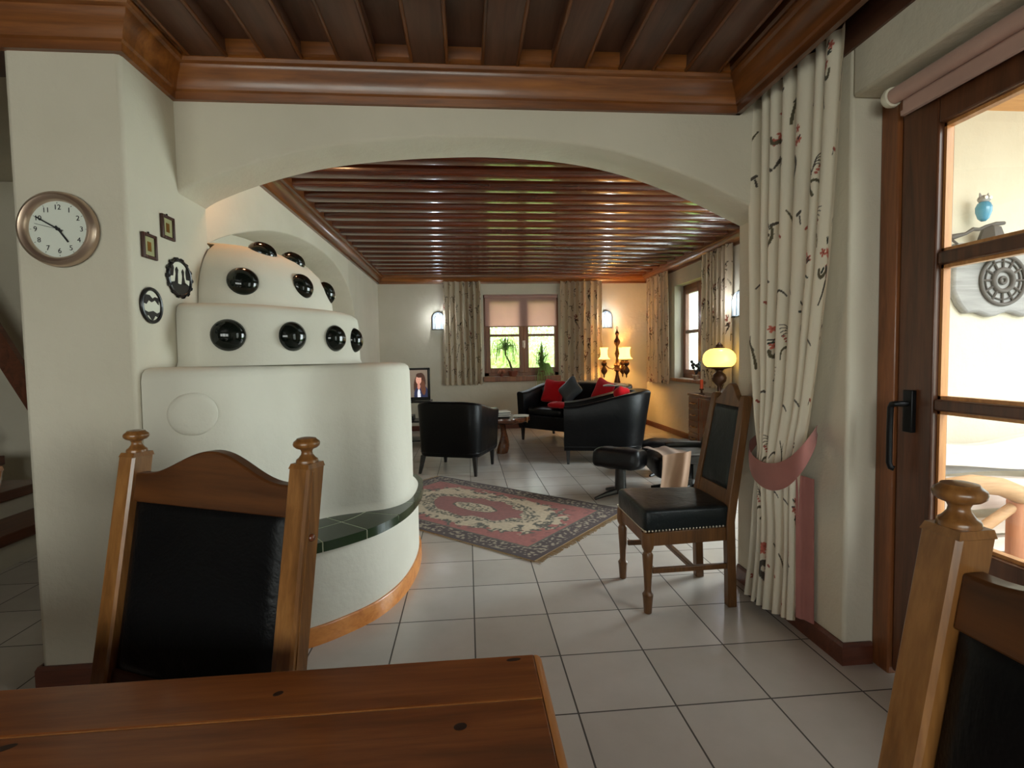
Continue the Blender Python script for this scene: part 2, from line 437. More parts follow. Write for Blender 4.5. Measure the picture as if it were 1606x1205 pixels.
# near ceiling with raised boards
m = MB().box(-6, XR + 0.4, -2.6, YB, ZC, ZC + 0.2)
def board(mb, a0, a1, b0, b1, z0, z1, along):
    e = 0.012
    prof = [(a0, z1), (a0, z0 + e), (a0 + e, z0), (a1 - e, z0), (a1, z0 + e), (a1, z1)]
    if along == 'Y': mb.prism([(a, b0, z) for a, z in prof], (0, b1 - b0, 0))
    else: mb.prism([(b0, a, z) for a, z in prof], (b1 - b0, 0, 0))
bead = MB()
for k in range(-17, 5):
    x = 0.093 + 0.311 * k
    if x + 0.16 > XR: continue
    board(m, x, x + 0.160, -2.6, 2.362, 2.552, 2.621, 'Y')
    for a in (x + 0.003, x + 0.157):
        bead.prism([(a + 0.0085 * math.cos(t), -2.6, 2.556 + 0.008 * math.sin(t)) for t in [2 * PI * i / 10 for i in range(10)]], (0, 4.958, 0))
nf = len(m.f); m.add(bead.v, bead.f)
ce = struct(m.build('ceiling', M['ceil'], smooth=50))
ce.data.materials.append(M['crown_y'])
for p in ce.data.polygons:
    if p.index >= nf: p.material_index = 1
m = MB().box(XFL - 0.4, XFR + 0.4, YB, YF + 0.4, ZCF, ZCF + 0.2)
for k in range(0, 21):
    y = 2.82 + 0.311 * k
    if y + 0.17 > YF: continue
    z0, z1, e = 2.682, 2.761, 0.02
    prof = [(y, z1), (y, z0 + 0.018), (y + 0.012, z0 + 0.006), (y + 0.045, z0), (y + 0.120, z0), (y + 0.155, z0 + 0.006), (y + 0.167, z0 + 0.018), (y + 0.167, z1)]
    m.prism([(XFL - 0.1, a, b) for a, b in prof], (XFR - XFL + 0.2, 0, 0))
struct(m.build('ceiling.001', M['ceil_far'], smooth=50))

# crown mouldings
CR = [(-0.004, 2.405), (0.020, 2.405), (0.024, 2.436), (0.034, 2.442), (0.038, 2.462), (0.052, 2.492), (0.070, 2.512), (0.074, 2.530),
      (0.088, 2.536), (0.094, 2.548), (0.090, 2.562), (0.100, 2.570), (0.104, 2.60), (0.104, 2.625), (-0.004, 2.625)]
# travel so that LEFT of travel points into the room
XPM = 1.335
mir = lambda pr: [(-o, z) for o, z in pr]
struct(MB().sweep([(-6, YP), (XL, YP), (XL, YA), (XPM, YA)], mir(CR)).build('trim_1', M['crown'], smooth=35))
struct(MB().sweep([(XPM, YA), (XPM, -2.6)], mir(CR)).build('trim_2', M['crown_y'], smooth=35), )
CRF = [(-0.004, 2.56), (0.03, 2.56), (0.034, 2.59), (0.055, 2.60), (0.085, 2.64), (0.09, 2.66), (0.115, 2.665), (0.12, 2.69), (0.12, 2.77), (-0.004, 2.77)]
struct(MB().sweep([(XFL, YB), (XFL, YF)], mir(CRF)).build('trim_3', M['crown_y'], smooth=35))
struct(MB().sweep([(XFL, YF), (XFR, YF)], mir(CRF)).build('trim_4', M['crown'], smooth=35))
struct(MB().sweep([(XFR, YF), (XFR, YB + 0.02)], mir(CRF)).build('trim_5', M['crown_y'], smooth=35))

struct(MB().box(XR - 0.012, XR - 0.0005, -2.6, YA - 0.01, 2.392, ZC - 0.002).build('dark_wall_strip', M['ceil'], smooth=0))  # thin dark strip along the top of the right wall
# pillar block on the left + hall behind it
def soft_box(x0, x1, y0, y1, z0, z1): return MB().box(x0, x1, y0, y1, z0, z1)
struct(soft_box(XLL, XL, YP, YB, 0, ZC + 0.1).build('wall_left', M['wall'], bevel=0.018))
# arch wall
arch_f = [(-1.27, 2.005), (-1.206, 2.044), (-1.068, 2.102), (-0.873, 2.166), (-0.648, 2.218), (-0.364, 2.255), (-0.074, 2.275), (0.162, 2.279),
          (0.523, 2.257), (0.831, 2.198), (1.147, 2.091), (1.38, 1.985), (1.50, 1.93)]
c3 = smooth_curve([(x, 0, z) for x, z in arch_f], 5)
m = MB(); vs = []; fs = []
edge = 0.015
for p in c3:
    for y, dz in ((YA, ZC + 0.1), (YA, p.z + edge), (YA + 0.005, p.z + 0.004), (YA + edge, p.z), (YB - edge, p.z), (YB, p.z + edge), (YB, ZCF + 0.1)):
        vs.append((p.x, y, dz))
for i in range(len(c3) - 1):
    for k in range(7):
        q = (k + 1) % 7
        fs.append((i * 7 + k, i * 7 + q, (i + 1) * 7 + q, (i + 1) * 7 + k))
m.add(vs, fs)
struct(m.build('wall_arch', M['wall'], smooth=50))
# near right wall with the recess of the balcony door (opening Y DY0..DY1)
DY0, DY1, ZD = 0.55, 1.876, 2.215
m = MB()
m.box(XR, XR + 0.40, DY1, YB, 0, ZC + 0.1).box(XR, XR + 0.40, DY0, DY1, ZD, ZC + 0.1).box(XR, XR + 0.40, -2.6, DY0, 0, ZC + 0.1)
struct(m.build('wall_right', M['wall'], bevel=0.012))
# return of the arch wall into the far room (right side)
struct(MB().box(XR + 0.40, XFR + 0.4, YB - 0.26, YB, 0, ZCF + 0.1).build('wall_return', M['wall'], smooth=0))
# far room: left wall with a big arched recess
arc = [(2.72, 1.62), (2.95, 1.80), (3.175, 1.937), (3.58, 2.10), (4.28, 2.29), (5.1, 2.40), (6.02, 2.40), (6.72, 2.24), (7.08, 1.95), (7.20, 1.55)]
ac = smooth_curve([(0, y, z) for y, z in arc], 5)
m = MB(); vs = []; fs = []
for p in ac:
    for x, z in ((XFL, ZCF + 0.1), (XFL, p.z + 0.012), (XFL - 0.012, p.z), (XFL - 0.50, p.z), (XFL - 0.50, ZCF + 0.1)): vs.append((x, p.y, z))
for i in range(len(ac) - 1):
    for k in range(5):
        q = (k + 1) % 5; fs.append((i * 5 + k, i * 5 + q, (i + 1) * 5 + q, (i + 1) * 5 + k))
m.add(vs, fs).box(XFL - 0.50, XFL, 7.20, YF, 0, ZCF + 0.1).box(XFL - 0.50, XFL, YB, 2.72, 0, ZCF + 0.1)
m.box(XFL - 0.58, XFL - 0.50, YB, YF, 0, ZCF + 0.1)
struct(m.build('wall_living_left', M['wall'], smooth=50))
# far wall with window opening
WX0, WX1, WZ0, WZ1 = 0.30, 1.63, 0.935, 2.37
m = MB().box(XFL - 0.5, WX0, YF, YF + 0.35, 0, ZCF + 0.1).box(WX1, XFR + 0.4, YF, YF + 0.35, 0, ZCF + 0.1)
m.box(WX0, WX1, YF, YF + 0.35, 0, WZ0).box(WX0, WX1, YF, YF + 0.35, WZ1, ZCF + 0.1)
struct(m.build('wall_back', M['wall'], smooth=0))
# right wall of far room, window opening
RY0, RY1, RZ0, RZ1 = 6.66, 7.80, 0.90, 2.33
TY0, TY1, TZ = 3.05, 5.15, 2.20      # terrace door opening
XO = XFR + 0.215
m = MB().box(XFR, XO, YB, TY0, 0, ZCF + 0.1).box(XFR, XO, TY1, RY0, 0, ZCF + 0.1).box(XFR, XO, RY1, YF, 0, ZCF + 0.1)
m.box(XFR, XO, RY0, RY1, 0, RZ0).box(XFR, XO, RY0, RY1, RZ1, ZCF + 0.1).box(XFR, XO, TY0, TY1, TZ, ZCF + 0.1)
struct(m.build('wall_living_right', M['wall'], smooth=0))
# hall beyond the pillar
struct(MB().box(-6, -2.11, 4.6, 4.8, 0, ZCF).build('wall_hall', M['wall'], smooth=0))
struct(MB().box(-6, XFL - 0.5, YB, 4.8, ZCF, ZCF + 0.2).build('ceiling.002', M['wall'], smooth=0))
# side wall of the dining room, far left
struct(MB().box(-6.2, -6.0, -2.6, 4.8, 0, ZCF + 0.1).build('wall_dining', M['wall'], smooth=0))
struct(MB().box(-6.2, -3.0, -2.82, -2.6, 0, ZC + 0.1).box(0.6, XR + 0.4, -2.82, -2.6, 0, ZC + 0.1).box(-3.0, 0.6, -2.82, -2.6, 0, 0.9).box(-3.0, 0.6, -2.82, -2.6, 2.2, ZC + 0.1).build('wall_rear', M['wall'], smooth=0))

# baseboards
BB = [(0.0, 0.0), (0.014, 0.0), (0.014, 0.075), (0.008, 0.088), (0.0, 0.088)]
struct(MB().sweep([(XLL - 0.001, YB), (XLL - 0.001, YP - 0.001), (XL + 0.0, YP - 0.001)], mir(BB)).build('baseboard_left', M['base'], smooth=0))
struct(MB().sweep([(XR - 0.001, YB - 0.02), (XR - 0.001, DY1 - 0.001), (XR + 0.115, DY1 - 0.001)], mir(BB)).build('baseboard_right', M['base'], smooth=0))
struct(MB().sweep([(XFL, 7.2), (XFL, YF), (XFR, YF), (XFR, YB)], mir(BB)).build('baseboard_back', M['base'], smooth=0))

# ------------------------------------------------------------------ balcony door (door_1)
DX = 1.60
d = struct(MB().box(DX, DX + 0.09, DY1 - 0.082, DY1 - 0.001, 0.0, ZD - 0.002).box(DX, DX + 0.09, DY0 + 0.001, DY0 + 0.082, 0.0, ZD - 0.002)
           .box(DX, DX + 0.09, DY0 + 0.08, DY1 - 0.08, 2.118, ZD - 0.002).build('door_1', M['doorcase'], bevel=0.006), 'balcony door with dark wooden frame and glass panes')
ya, yb = DY0 + 0.085, DY1 - 0.086          # leaf
GY0, GY1 = ya + 0.145, yb - 0.145          # glass
m = MB().box(DX + 0.012, DX + 0.075, GY1, yb, 0.02, 2.112).box(DX + 0.012, DX + 0.075, ya, GY0, 0.02, 2.112)
m.box(DX + 0.012, DX + 0.075, GY0, GY1, 2.022, 2.112).box(DX + 0.012, DX + 0.075, GY0, GY1, 0.02, 0.30)
m.box(DX + 0.012, DX + 0.075, GY0, GY1, 0.52, 0.605).box(DX + 0.03, DX + 0.06, GY0, GY1, 0.30, 0.52)
m.build('door_leaf', M['door'], d, bevel=0.006)
for z0, z1 in ((1.042, 1.082), (1.545, 1.590)):
    MB().box(DX + 0.018, DX + 0.070, GY0, GY1, z0, z1).build('glazing_bar', M['door'], d, bevel=0.006)
for z0, z1 in ((0.605, 1.042), (1.082, 1.545), (1.59, 2.022)):
    r = MB()
    for q0, q1, w0, w1 in ((GY1 - 0.010, GY1, z0, z1), (GY0, GY0 + 0.010, z0, z1), (GY0, GY1, z1 - 0.012, z1), (GY0, GY1, z0, z0 + 0.012)):
        r.box(DX + 0.034, DX + 0.060, q0, q1, w0, w1)
    g = MB().box(DX + 0.044, DX + 0.050, GY0, GY1, z0, z1).build('pane', M['glass'], d, smooth=0)
    r.build('glazing_bead', M['frame_lit'], g, smooth=0)
hp = MB().box(DX - 0.008, DX + 0.012, yb - 0.085, yb - 0.045, 0.955, 1.11).build('handle', M['blackmetal'], d, bevel=0.004)
hz = yb - 0.065
MB().tube([(DX - 0.006, hz, 1.06), (DX - 0.038, hz, 1.06), (DX - 0.046, hz + 0.006, 1.06), (DX - 0.048, hz + 0.020, 1.058), (DX - 0.048, hz + 0.027, 1.045),
           (DX - 0.048, hz + 0.029, 0.95), (DX - 0.048, hz + 0.029, 0.84), (DX - 0.044, hz + 0.026, 0.822), (DX - 0.036, hz + 0.018, 0.818)], 0.0105, 10).build('lever', M['blackmetal'], hp)
b = thing('roller_blind', 'rolled-up pinkish roller blind with ivory end cap above the balcony door', 'blind', (1.545, 1.10, 2.165))
MB().lathe([(0.027, -0.50), (0.027, 0.655)], n=20, rot=RX(-PI / 2)).build('roll', M['blind_door'], b)
MB().lathe([(0.020, 0.655), (0.034, 0.657), (0.036, 0.668), (0.030, 0.682)], n=20, rot=RX(-PI / 2)).build('end_cap', M['ivory'], b)
MB().box(0.020, 0.024, -0.5, 0.64, -0.062, 0.0).box(0.014, 0.030, -0.5, 0.642, -0.075, -0.058).build('fabric', M['blind_door'], b, smooth=0)
MB().box(0.02, 0.055, -0.5, 0.66, 0.020, 0.034).build('bracket_rail', M['ivory'], b, smooth=0)

# ------------------------------------------------------------------ living-room window (window_1)
w = MB()
fy0, fy1 = YF + 0.03, YF + 0.10
w.box(WX0, WX0 + 0.085, fy0, fy1, WZ0, WZ1).box(WX1 - 0.07, WX1, fy0, fy1, WZ0, WZ1).box(WX0, WX1, fy0, fy1, WZ1 - 0.08, WZ1).box(WX0, WX1, fy0, fy1, WZ0, WZ0 + 0.06)
win = struct(w.build('window_1', M['frame'], bevel=0.006), 'wooden casement window in the back wall of the living room')
PZ0, PZ1, MZ = WZ0 + 0.145, WZ1 - 0.13, 1.655
for x0, x1 in ((0.415, 0.925), (1.095, 1.565)):
    ws = MB().box(x0 - 0.085, x0, fy0 - 0.012, fy1 - 0.01, PZ0 - 0.09, PZ1 + 0.06).box(x1, x1 + 0.085, fy0 - 0.012, fy1 - 0.01, PZ0 - 0.09, PZ1 + 0.06)
    ws.box(x0, x1, fy0 - 0.012, fy1 - 0.01, PZ0 - 0.09, PZ0).box(x0, x1, fy0 - 0.012, fy1 - 0.01, PZ1, PZ1 + 0.06).box(x0, x1, fy0 - 0.004, fy1 - 0.02, MZ - 0.022, MZ + 0.022)
    sash = ws.build('sash', M['frame'], win, bevel=0.005)
    MB().box(x0, x1, fy0 + 0.02, fy0 + 0.026, PZ0, PZ1).build('pane', M['glass'], sash, smooth=0)
MB().box(0.985, 1.035, fy0 - 0.03, fy0 - 0.012, 1.44, 1.56).tube([(1.01, fy0 - 0.03, 1.52), (1.01, fy0 - 0.06, 1.52), (1.01, fy0 - 0.06, 1.42)], 0.009).build('window_handle', M['steel'], win)
MB().box(WX0 - 0.02, WX1 + 0.02, YF - 0.13, YF + 0.03, WZ0 - 0.09, WZ0 - 0.004).build('sill', M['frame'], win, bevel=0.008)
b = thing('roller_blind', 'half-lowered pale pink roller blind on the living room back window', 'blind', ((WX0 + WX1) / 2, YF - 0.005, WZ1))
MB().box(-0.635, 0.635, -0.001, 0.001, -0.555, -0.03).build('fabric', M['blind'], b, smooth=0)
MB().lathe([(0.03, -0.645), (0.03, 0.645)], (0, 0.0, -0.03), 16, RY(PI / 2)).build('roll', M['blind'], b)
MB().box(-0.64, 0.64, -0.008, 0.008, -0.572, -0.553).build('hem_bar', M['frame'], b, smooth=0)

# right-wall window (window_2)
fx0 = XFR + 0.14
w = MB().box(fx0, fx0 + 0.07, RY0, RY0 + 0.08, RZ0, RZ1).box(fx0, fx0 + 0.07, RY1 - 0.05, RY1, RZ0, RZ1).box(fx0, fx0 + 0.07, RY0, RY1, RZ1 - 0.08, RZ1).box(fx0, fx0 + 0.07, RY0, RY1, RZ0, RZ0 + 0.07)
win2 = struct(w.build('window_2', M['frame'], bevel=0.006), 'wooden window set deep in the right living room wall')
for y0, y1 in ((RY0 + 0.15, 7.14), (7.26, RY1 - 0.11)):
    ws = MB().box(fx0 - 0.012, fx0 + 0.05, y0 - 0.07, y0, RZ0 + 0.06, RZ1 - 0.07).box(fx0 - 0.012, fx0 + 0.05, y1, y1 + 0.07, RZ0 + 0.06, RZ1 - 0.07)
    ws.box(fx0 - 0.012, fx0 + 0.05, y0, y1, RZ0 + 0.06, RZ0 + 0.13).box(fx0 - 0.012, fx0 + 0.05, y0, y1, RZ1 - 0.14, RZ1 - 0.07).box(fx0 - 0.006, fx0 + 0.04, y0, y1, 1.585, 1.635)
    sash = ws.build('sash', M['frame'], win2, bevel=0.005)
    MB().box(fx0 + 0.02, fx0 + 0.026, y0, y1, RZ0 + 0.13, RZ1 - 0.14).build('pane', M['glass'], sash, smooth=0)
MB().box(XFR - 0.07, fx0, RY0 - 0.03, RY1 + 0.03, RZ0 - 0.05, RZ0 - 0.002).build('sill', M['frame'], win2, bevel=0.008)

# terrace door of the living room and the dining-room window behind the photographer
def glazed(nm, mk, u0, u1, z0, z1, n, lab):
    f = MB(); g = MB()
    def bx(mb, a0, a1, c0, c1, t0=0.0, t1=0.07): mk(mb, a0, a1, c0, c1, t0, t1)
    bx(f, u0, u0 + 0.09, z0, z1); bx(f, u1 - 0.09, u1, z0, z1); bx(f, u0, u1, z1 - 0.09, z1); bx(f, u0, u1, z0, z0 + 0.10)
    for k in range(1, n):
        c = u0 + (u1 - u0) * k / n; bx(f, c - 0.07, c + 0.07, z0, z1)
    o = struct(f.build(nm, M['frame'], smooth=0), lab)
    bx(g, u0 + 0.05, u1 - 0.05, z0 + 0.05, z1 - 0.05, 0.03, 0.036); g.build('pane', M['glass'], o, smooth=0)
glazed('door_2', lambda mb, a0, a1, c0, c1, t0, t1: mb.box(XFR + 0.10 + t0, XFR + 0.10 + t1, a0, a1, c0, c1), TY0, TY1, 0.0, TZ, 2, 'glazed terrace door in the right living room wall')
glazed('window_3', lambda mb, a0, a1, c0, c1, t0, t1: mb.box(a0, a1, -2.75 + t0, -2.75 + t1, c0, c1), -3.0, 0.6, 0.9, 2.2, 3, 'dining room window behind the table')

# ------------------------------------------------------------------ masonry stove
stove = thing('masonry_stove', 'large white plastered masonry stove with stepped tiers and dark glazed knobs', 'stove', (0, 0, 0))
base_c = [(-1.262, 2.075), (-1.0, 2.13), (-0.723, 2.250), (-0.56, 2.375), (-0.444, 2.52), (-0.36, 2.75), (-0.325, 3.06), (-0.345, 3.36), (-0.43, 3.56), (-0.62, 3.74), (-1.0, 3.92), (-1.505, 3.98)]
drum_c = [(-1.262, 2.095), (-1.12, 2.13), (-0.99, 2.24), (-0.90, 2.42), (-0.81, 2.58), (-0.69, 2.67), (-0.55, 2.72), (-0.445, 2.765), (-0.375, 2.88), (-0.352, 3.10), (-0.372, 3.34), (-0.46, 3.55), (-0.68, 3.72), (-1.05, 3.86), (-1.505, 3.93)]
tier_c = [(-1.262, 2.36), (-1.10, 2.375), (-0.95, 2.44), (-0.82, 2.58), (-0.70, 2.74), (-0.645, 2.90), (-0.635, 3.05), (-0.665, 3.25), (-0.76, 3.45), (-1.0, 3.62), (-1.505, 3.70)]
dome_c = [(-1.262, 2.555), (-1.14, 2.58), (-1.0, 2.66), (-0.89, 2.82), (-0.825, 3.02), (-0.81, 3.20), (-0.86, 3.38), (-1.0, 3.52), (-1.505, 3.62)]
def loop(curve, n=6):
    return [Vector((p.x, p.y)) for p in smooth_curve([(x, y, 0) for x, y in curve], n)]
def inset(curve, dd):
    out = []
    for i, p in enumerate(curve):
        a = curve[max(i - 1, 0)]; b = curve[min(i + 1, len(curve) - 1)]
        t = (b - a).normalized(); nrm = Vector((-t.y, t.x))      # left of travel = inside
        q = p + nrm * dd
        if i == 0: q = Vector((p.x, p.y + dd))
        if i == len(curve) - 1: q = Vector((p.x, p.y - dd))
        out.append(q)
    return out
def closed(curve):
    """close along the walls: pillar side X=-1.262 to Y 2.695, then recess"""
    y0 = curve[0].y
    return curve + [Vector((-1.505, max(2.70, min(curve[-1].y - 0.1, 2.90)))), Vector((-1.262, max(2.70, y0 + 0.02)))]
def tier(curve, spec):
    L = loop(curve); rs = []
    for dd, z in spec:
        c = closed([Vector((max(p.x, -1.262 if p.y < 2.70 else -1.505), p.y)) for p in (inset(L, dd) if dd else L)])
        rs.append([(p.x, p.y, z) for p in c])
    return MB().rings(rs)
tier(base_c, [(0, 0.0), (0, 0.42)]).build('bench_base', M['stove'], stove, smooth=60)
L = loop(base_c); m = MB()
m.sweep([(p.x, p.y) for p in L], [(0.0, 0.0), (-0.014, 0.0), (-0.014, 0.075), (-0.010, 0.082), (0.0, 0.082)]).build('skirting', M['skirt'], stove, smooth=60)
tier(base_c, [(-0.031, 0.4195), (-0.033, 0.456), (-0.028, 0.4608)]).build('bench_slab', M['grout'], stove, smooth=60)
# bench tiles: outer nosing row and inner row
L = loop(base_c, 10); seg = []; acc = 0; last = L[0]; idx = [0]
for i, p in enumerate(L):
    acc += (p - last).length; last = p
    if acc >= 0.21: idx.append(i); acc = 0
idx.append(len(L) - 1)
tl = MB()
for a, b_ in zip(idx, idx[1:]):
    if b_ - a < 2: continue
    for d0, d1 in ((-0.035, 0.16), (0.167, 0.36), (0.367, 0.56)):
        o = inset(L, d0); q = inset(L, d1)
        po = [o[i].copy() for i in range(a, b_ + 1)]; pi_ = [q[i].copy() for i in range(a, b_ + 1)]
        g = 0.0034
        for row in (po, pi_):
            row[0] += (row[1] - row[0]).normalized() * g; row[-1] += (row[-2] - row[-1]).normalized() * g
        nose = d0 < 0
        poly = po + pi_[::-1]
        zt, zb = 0.462, (0.418 if nose else 0.452)
        poly = [Vector((max(p.x, -1.262), p.y)) if p.y < 2.70 else Vector((max(p.x, -1.505), p.y)) for p in poly]
        if max(p.x for p in poly) - min(p.x for p in poly) < 0.02: continue
        tl.prism([(p.x, p.y, zb) for p in poly], (0, 0, zt - zb))
tl.build('bench_tiles', M['green_tile'], stove, smooth=30, bevel=0.003)
drum = tier(drum_c, [(-0.030, 0.462), (-0.012, 0.475), (0.0, 0.50), (0.0, 0.9), (0.004, 1.185), (0.012, 1.212), (0.03, 1.228), (0.06, 1.235), (0.12, 1.237)]).build('fire_chamber', M['stove'], stove, smooth=60)
t2 = tier(tier_c, [(-0.012, 1.237), (0.0, 1.26), (0.003, 1.465), (0.010, 1.495), (0.028, 1.512), (0.06, 1.521), (0.14, 1.527)]).build('middle_tier', M['stove'], stove, smooth=60)
Ld = loop(dome_c); cc = Vector((-1.45, 3.12)); rs = []
for sc, z in [(1.0, 1.515), (0.99, 1.60), (0.95, 1.68), (0.885, 1.755), (0.80, 1.81), (0.68, 1.85), (0.52, 1.878), (0.3, 1.895), (0.06, 1.90)]:
    pts_ = [cc + (q - cc) * sc for q in Ld]
    pts_ = [Vector((max(p.x, -1.262), p.y)) if p.y < 2.80 else p for p in pts_]
    rs.append([(p.x, p.y, z) for p in pts_] + [(-1.88, 3.60, z), (-1.88, 3.27, z), (-1.50, 3.25, z), (-1.262 - 0.2 * max(0.0, 0.60 - sc), max(2.72 + 0.38 * (1 - sc), pts_[0].y + 0.06), z)])
t3 = MB().rings(rs).build('dome', M['stove'], stove, smooth=60)
KN = [((-1.059, 2.389, 1.374), (0.301, -0.953, 0.021), 0.070), ((-0.838, 2.562, 1.373), (0.772, -0.635, 0.021), 0.070), ((-0.688, 2.768, 1.370), (0.921, -0.389, 0.021), 0.068),
      ((-0.636, 2.985, 1.367), (0.999, -0.041, 0.021), 0.068), ((-1.085, 2.628, 1.649), (0.421, -0.857, 0.298), 0.070), ((-0.885, 2.901, 1.662), (0.903, -0.305, 0.301), 0.068),
      ((-0.841, 3.220, 1.667), (0.945, 0.110, 0.307), 0.066), ((-1.080, 2.880, 1.846), (0.402, -0.231, 0.886), 0.070), ((-0.984, 3.070, 1.831), (0.459, -0.075, 0.885), 0.066)]
for p, nr, rad in KN:
    n = Vector(nr)
    if n.dot(Vector(p) - Vector((-1.4, 3.1, 1.4))) < 0: n = -n
    q = n.to_track_quat('Z', 'Y').to_matrix()
    prof = [(rad * 1.02, -0.02), (rad * 1.02, 0.004), (rad * 0.96, 0.012), (rad * 0.86, 0.022), (rad * 0.68, 0.033), (rad * 0.45, 0.041), (rad * 0.2, 0.0445), (0.001, 0.045)]
    MB().lathe(prof, p, 32, q).build('glazed_knob', M['black_glaze'], stove, smooth=60)
n = Vector((0.5001, -0.8658, 0.0140))
MB().lathe([(0.088, -0.03), (0.088, -0.002), (0.080, 0.006), (0.066, 0.010), (0.035, 0.012), (0.001, 0.0125)], (-1.0987, 2.1447, 1.0471), 40, n.to_track_quat('Z', 'Y').to_matrix()).build('round_medallion', M['stove'], stove, smooth=60)

# ------------------------------------------------------------------ wall clock
ck = thing('wall_clock', 'round silver wall clock with white dial on the left pillar', 'clock', (-1.502, YP - 0.002, 1.757))
RF = RX(PI / 2)
MB().lathe([(0.136, 0.0), (0.139, 0.012), (0.134, 0.030), (0.122, 0.038), (0.110, 0.032), (0.104, 0.020), (0.103, 0.012)], n=64, rot=RF).build('rim', M['steel'], ck, smooth=50)
dial = MB().lathe([(0.104, 0.010), (0.104, 0.0125)], n=64, rot=RF).build('dial', M['white'], ck, smooth=30)
def text_mesh(txt, size, mat, name, parent, Mx):
    cu = bpy.data.curves.new(name, 'FONT'); cu.body = txt; cu.size = size; cu.align_x = 'CENTER'; cu.align_y = 'CENTER'; cu.extrude = 0.0004
    to = bpy.data.objects.new(name, cu); COL.objects.link(to)
    bpy.context.view_layer.update()
    me = bpy.data.meshes.new_from_object(to.evaluated_get(bpy.context.evaluated_depsgraph_get()))
    bpy.data.objects.remove(to); bpy.data.curves.remove(cu)
    me.transform(Mx); me.materials.clear(); me.materials.append(mat)
    o = bpy.data.objects.new(name, me); COL.objects.link(o); o.parent = parent
    return o
for h in range(1, 13):
    a = PI / 2 - h * PI / 6; r = 0.080
    text_mesh(str(h), 0.026, M['ink'], 'numeral', dial, Matrix.Translation((r * math.cos(a), -0.0135, r * math.sin(a))) @ Matrix.Rotation(PI / 2, 4, 'X'))
for h in range(12):
    a = h * PI / 6; MB().bar((0.094 * math.cos(a), -0.0135, 0.094 * math.sin(a)), (0.099 * math.cos(a), -0.0135, 0.099 * math.sin(a)), 0.0012, 0.001).build('hour_mark', M['ink'], dial, smooth=0)
def hand(ang, ln, w, back, z, name):
    a = R(90 - ang); u = Vector((math.cos(a), 0, math.sin(a)))
    MB().bar(-u * back + Vector((0, z, 0)), u * ln + Vector((0, z, 0)), 0.0015, w, up=(u.z, 0, -u.x)).build(name, M['ink'], ck, smooth=0)
hand(145, 0.058, 0.006, 0.014, -0.016, 'hour_hand'); hand(301, 0.088, 0.005, 0.016, -0.0175, 'minute_hand'); hand(284, 0.080, 0.0014, 0.02, -0.019, 'second_hand')
MB().lathe([(0.006, 0.012), (0.006, 0.021)], n=16, rot=RF).build('hub', M['ink'], ck)

# ------------------------------------------------------------------ small pictures and silhouettes on the pillar side
RW = RY(PI / 2)   # lathe axis -> +X
def small_picture(y, z, label):
    t = thing('picture', label, 'picture', (XL + 0.001, y, z), 0)
    w, h, b = 0.046, 0.050, 0.013
    MB().box(0, 0.012, -w, -w + b, -h, h).box(0, 0.012, w - b, w, -h, h).box(0, 0.012, -w + b, w - b, -h, -h + b).box(0, 0.012, -w + b, w - b, h - b, h).build('frame', M['pictwood'], t, bevel=0.003)
    MB().box(0.001, 0.005, -w + b, w - b, -h + b, h - b).build('mount', M['gilt'], t, smooth=0)
    MB().box(0.005, 0.0062, -0.012, 0.012, -0.02, 0.018).build('portrait', M['print'], t, smooth=0).data.materials[0] = M['brass']
    MB().lathe([(0.0045, -0.0015), (0.0045, 0.0015)], (0.004, 0, h + 0.004), 10, RW).build('hanger', M['blackmetal'], t)
small_picture(2.192, 1.722, 'small wood-framed gilt picture, lower-left of the two above the silhouettes')
small_picture(2.328, 1.830, 'small wood-framed gilt picture, highest of the four on the pillar side')
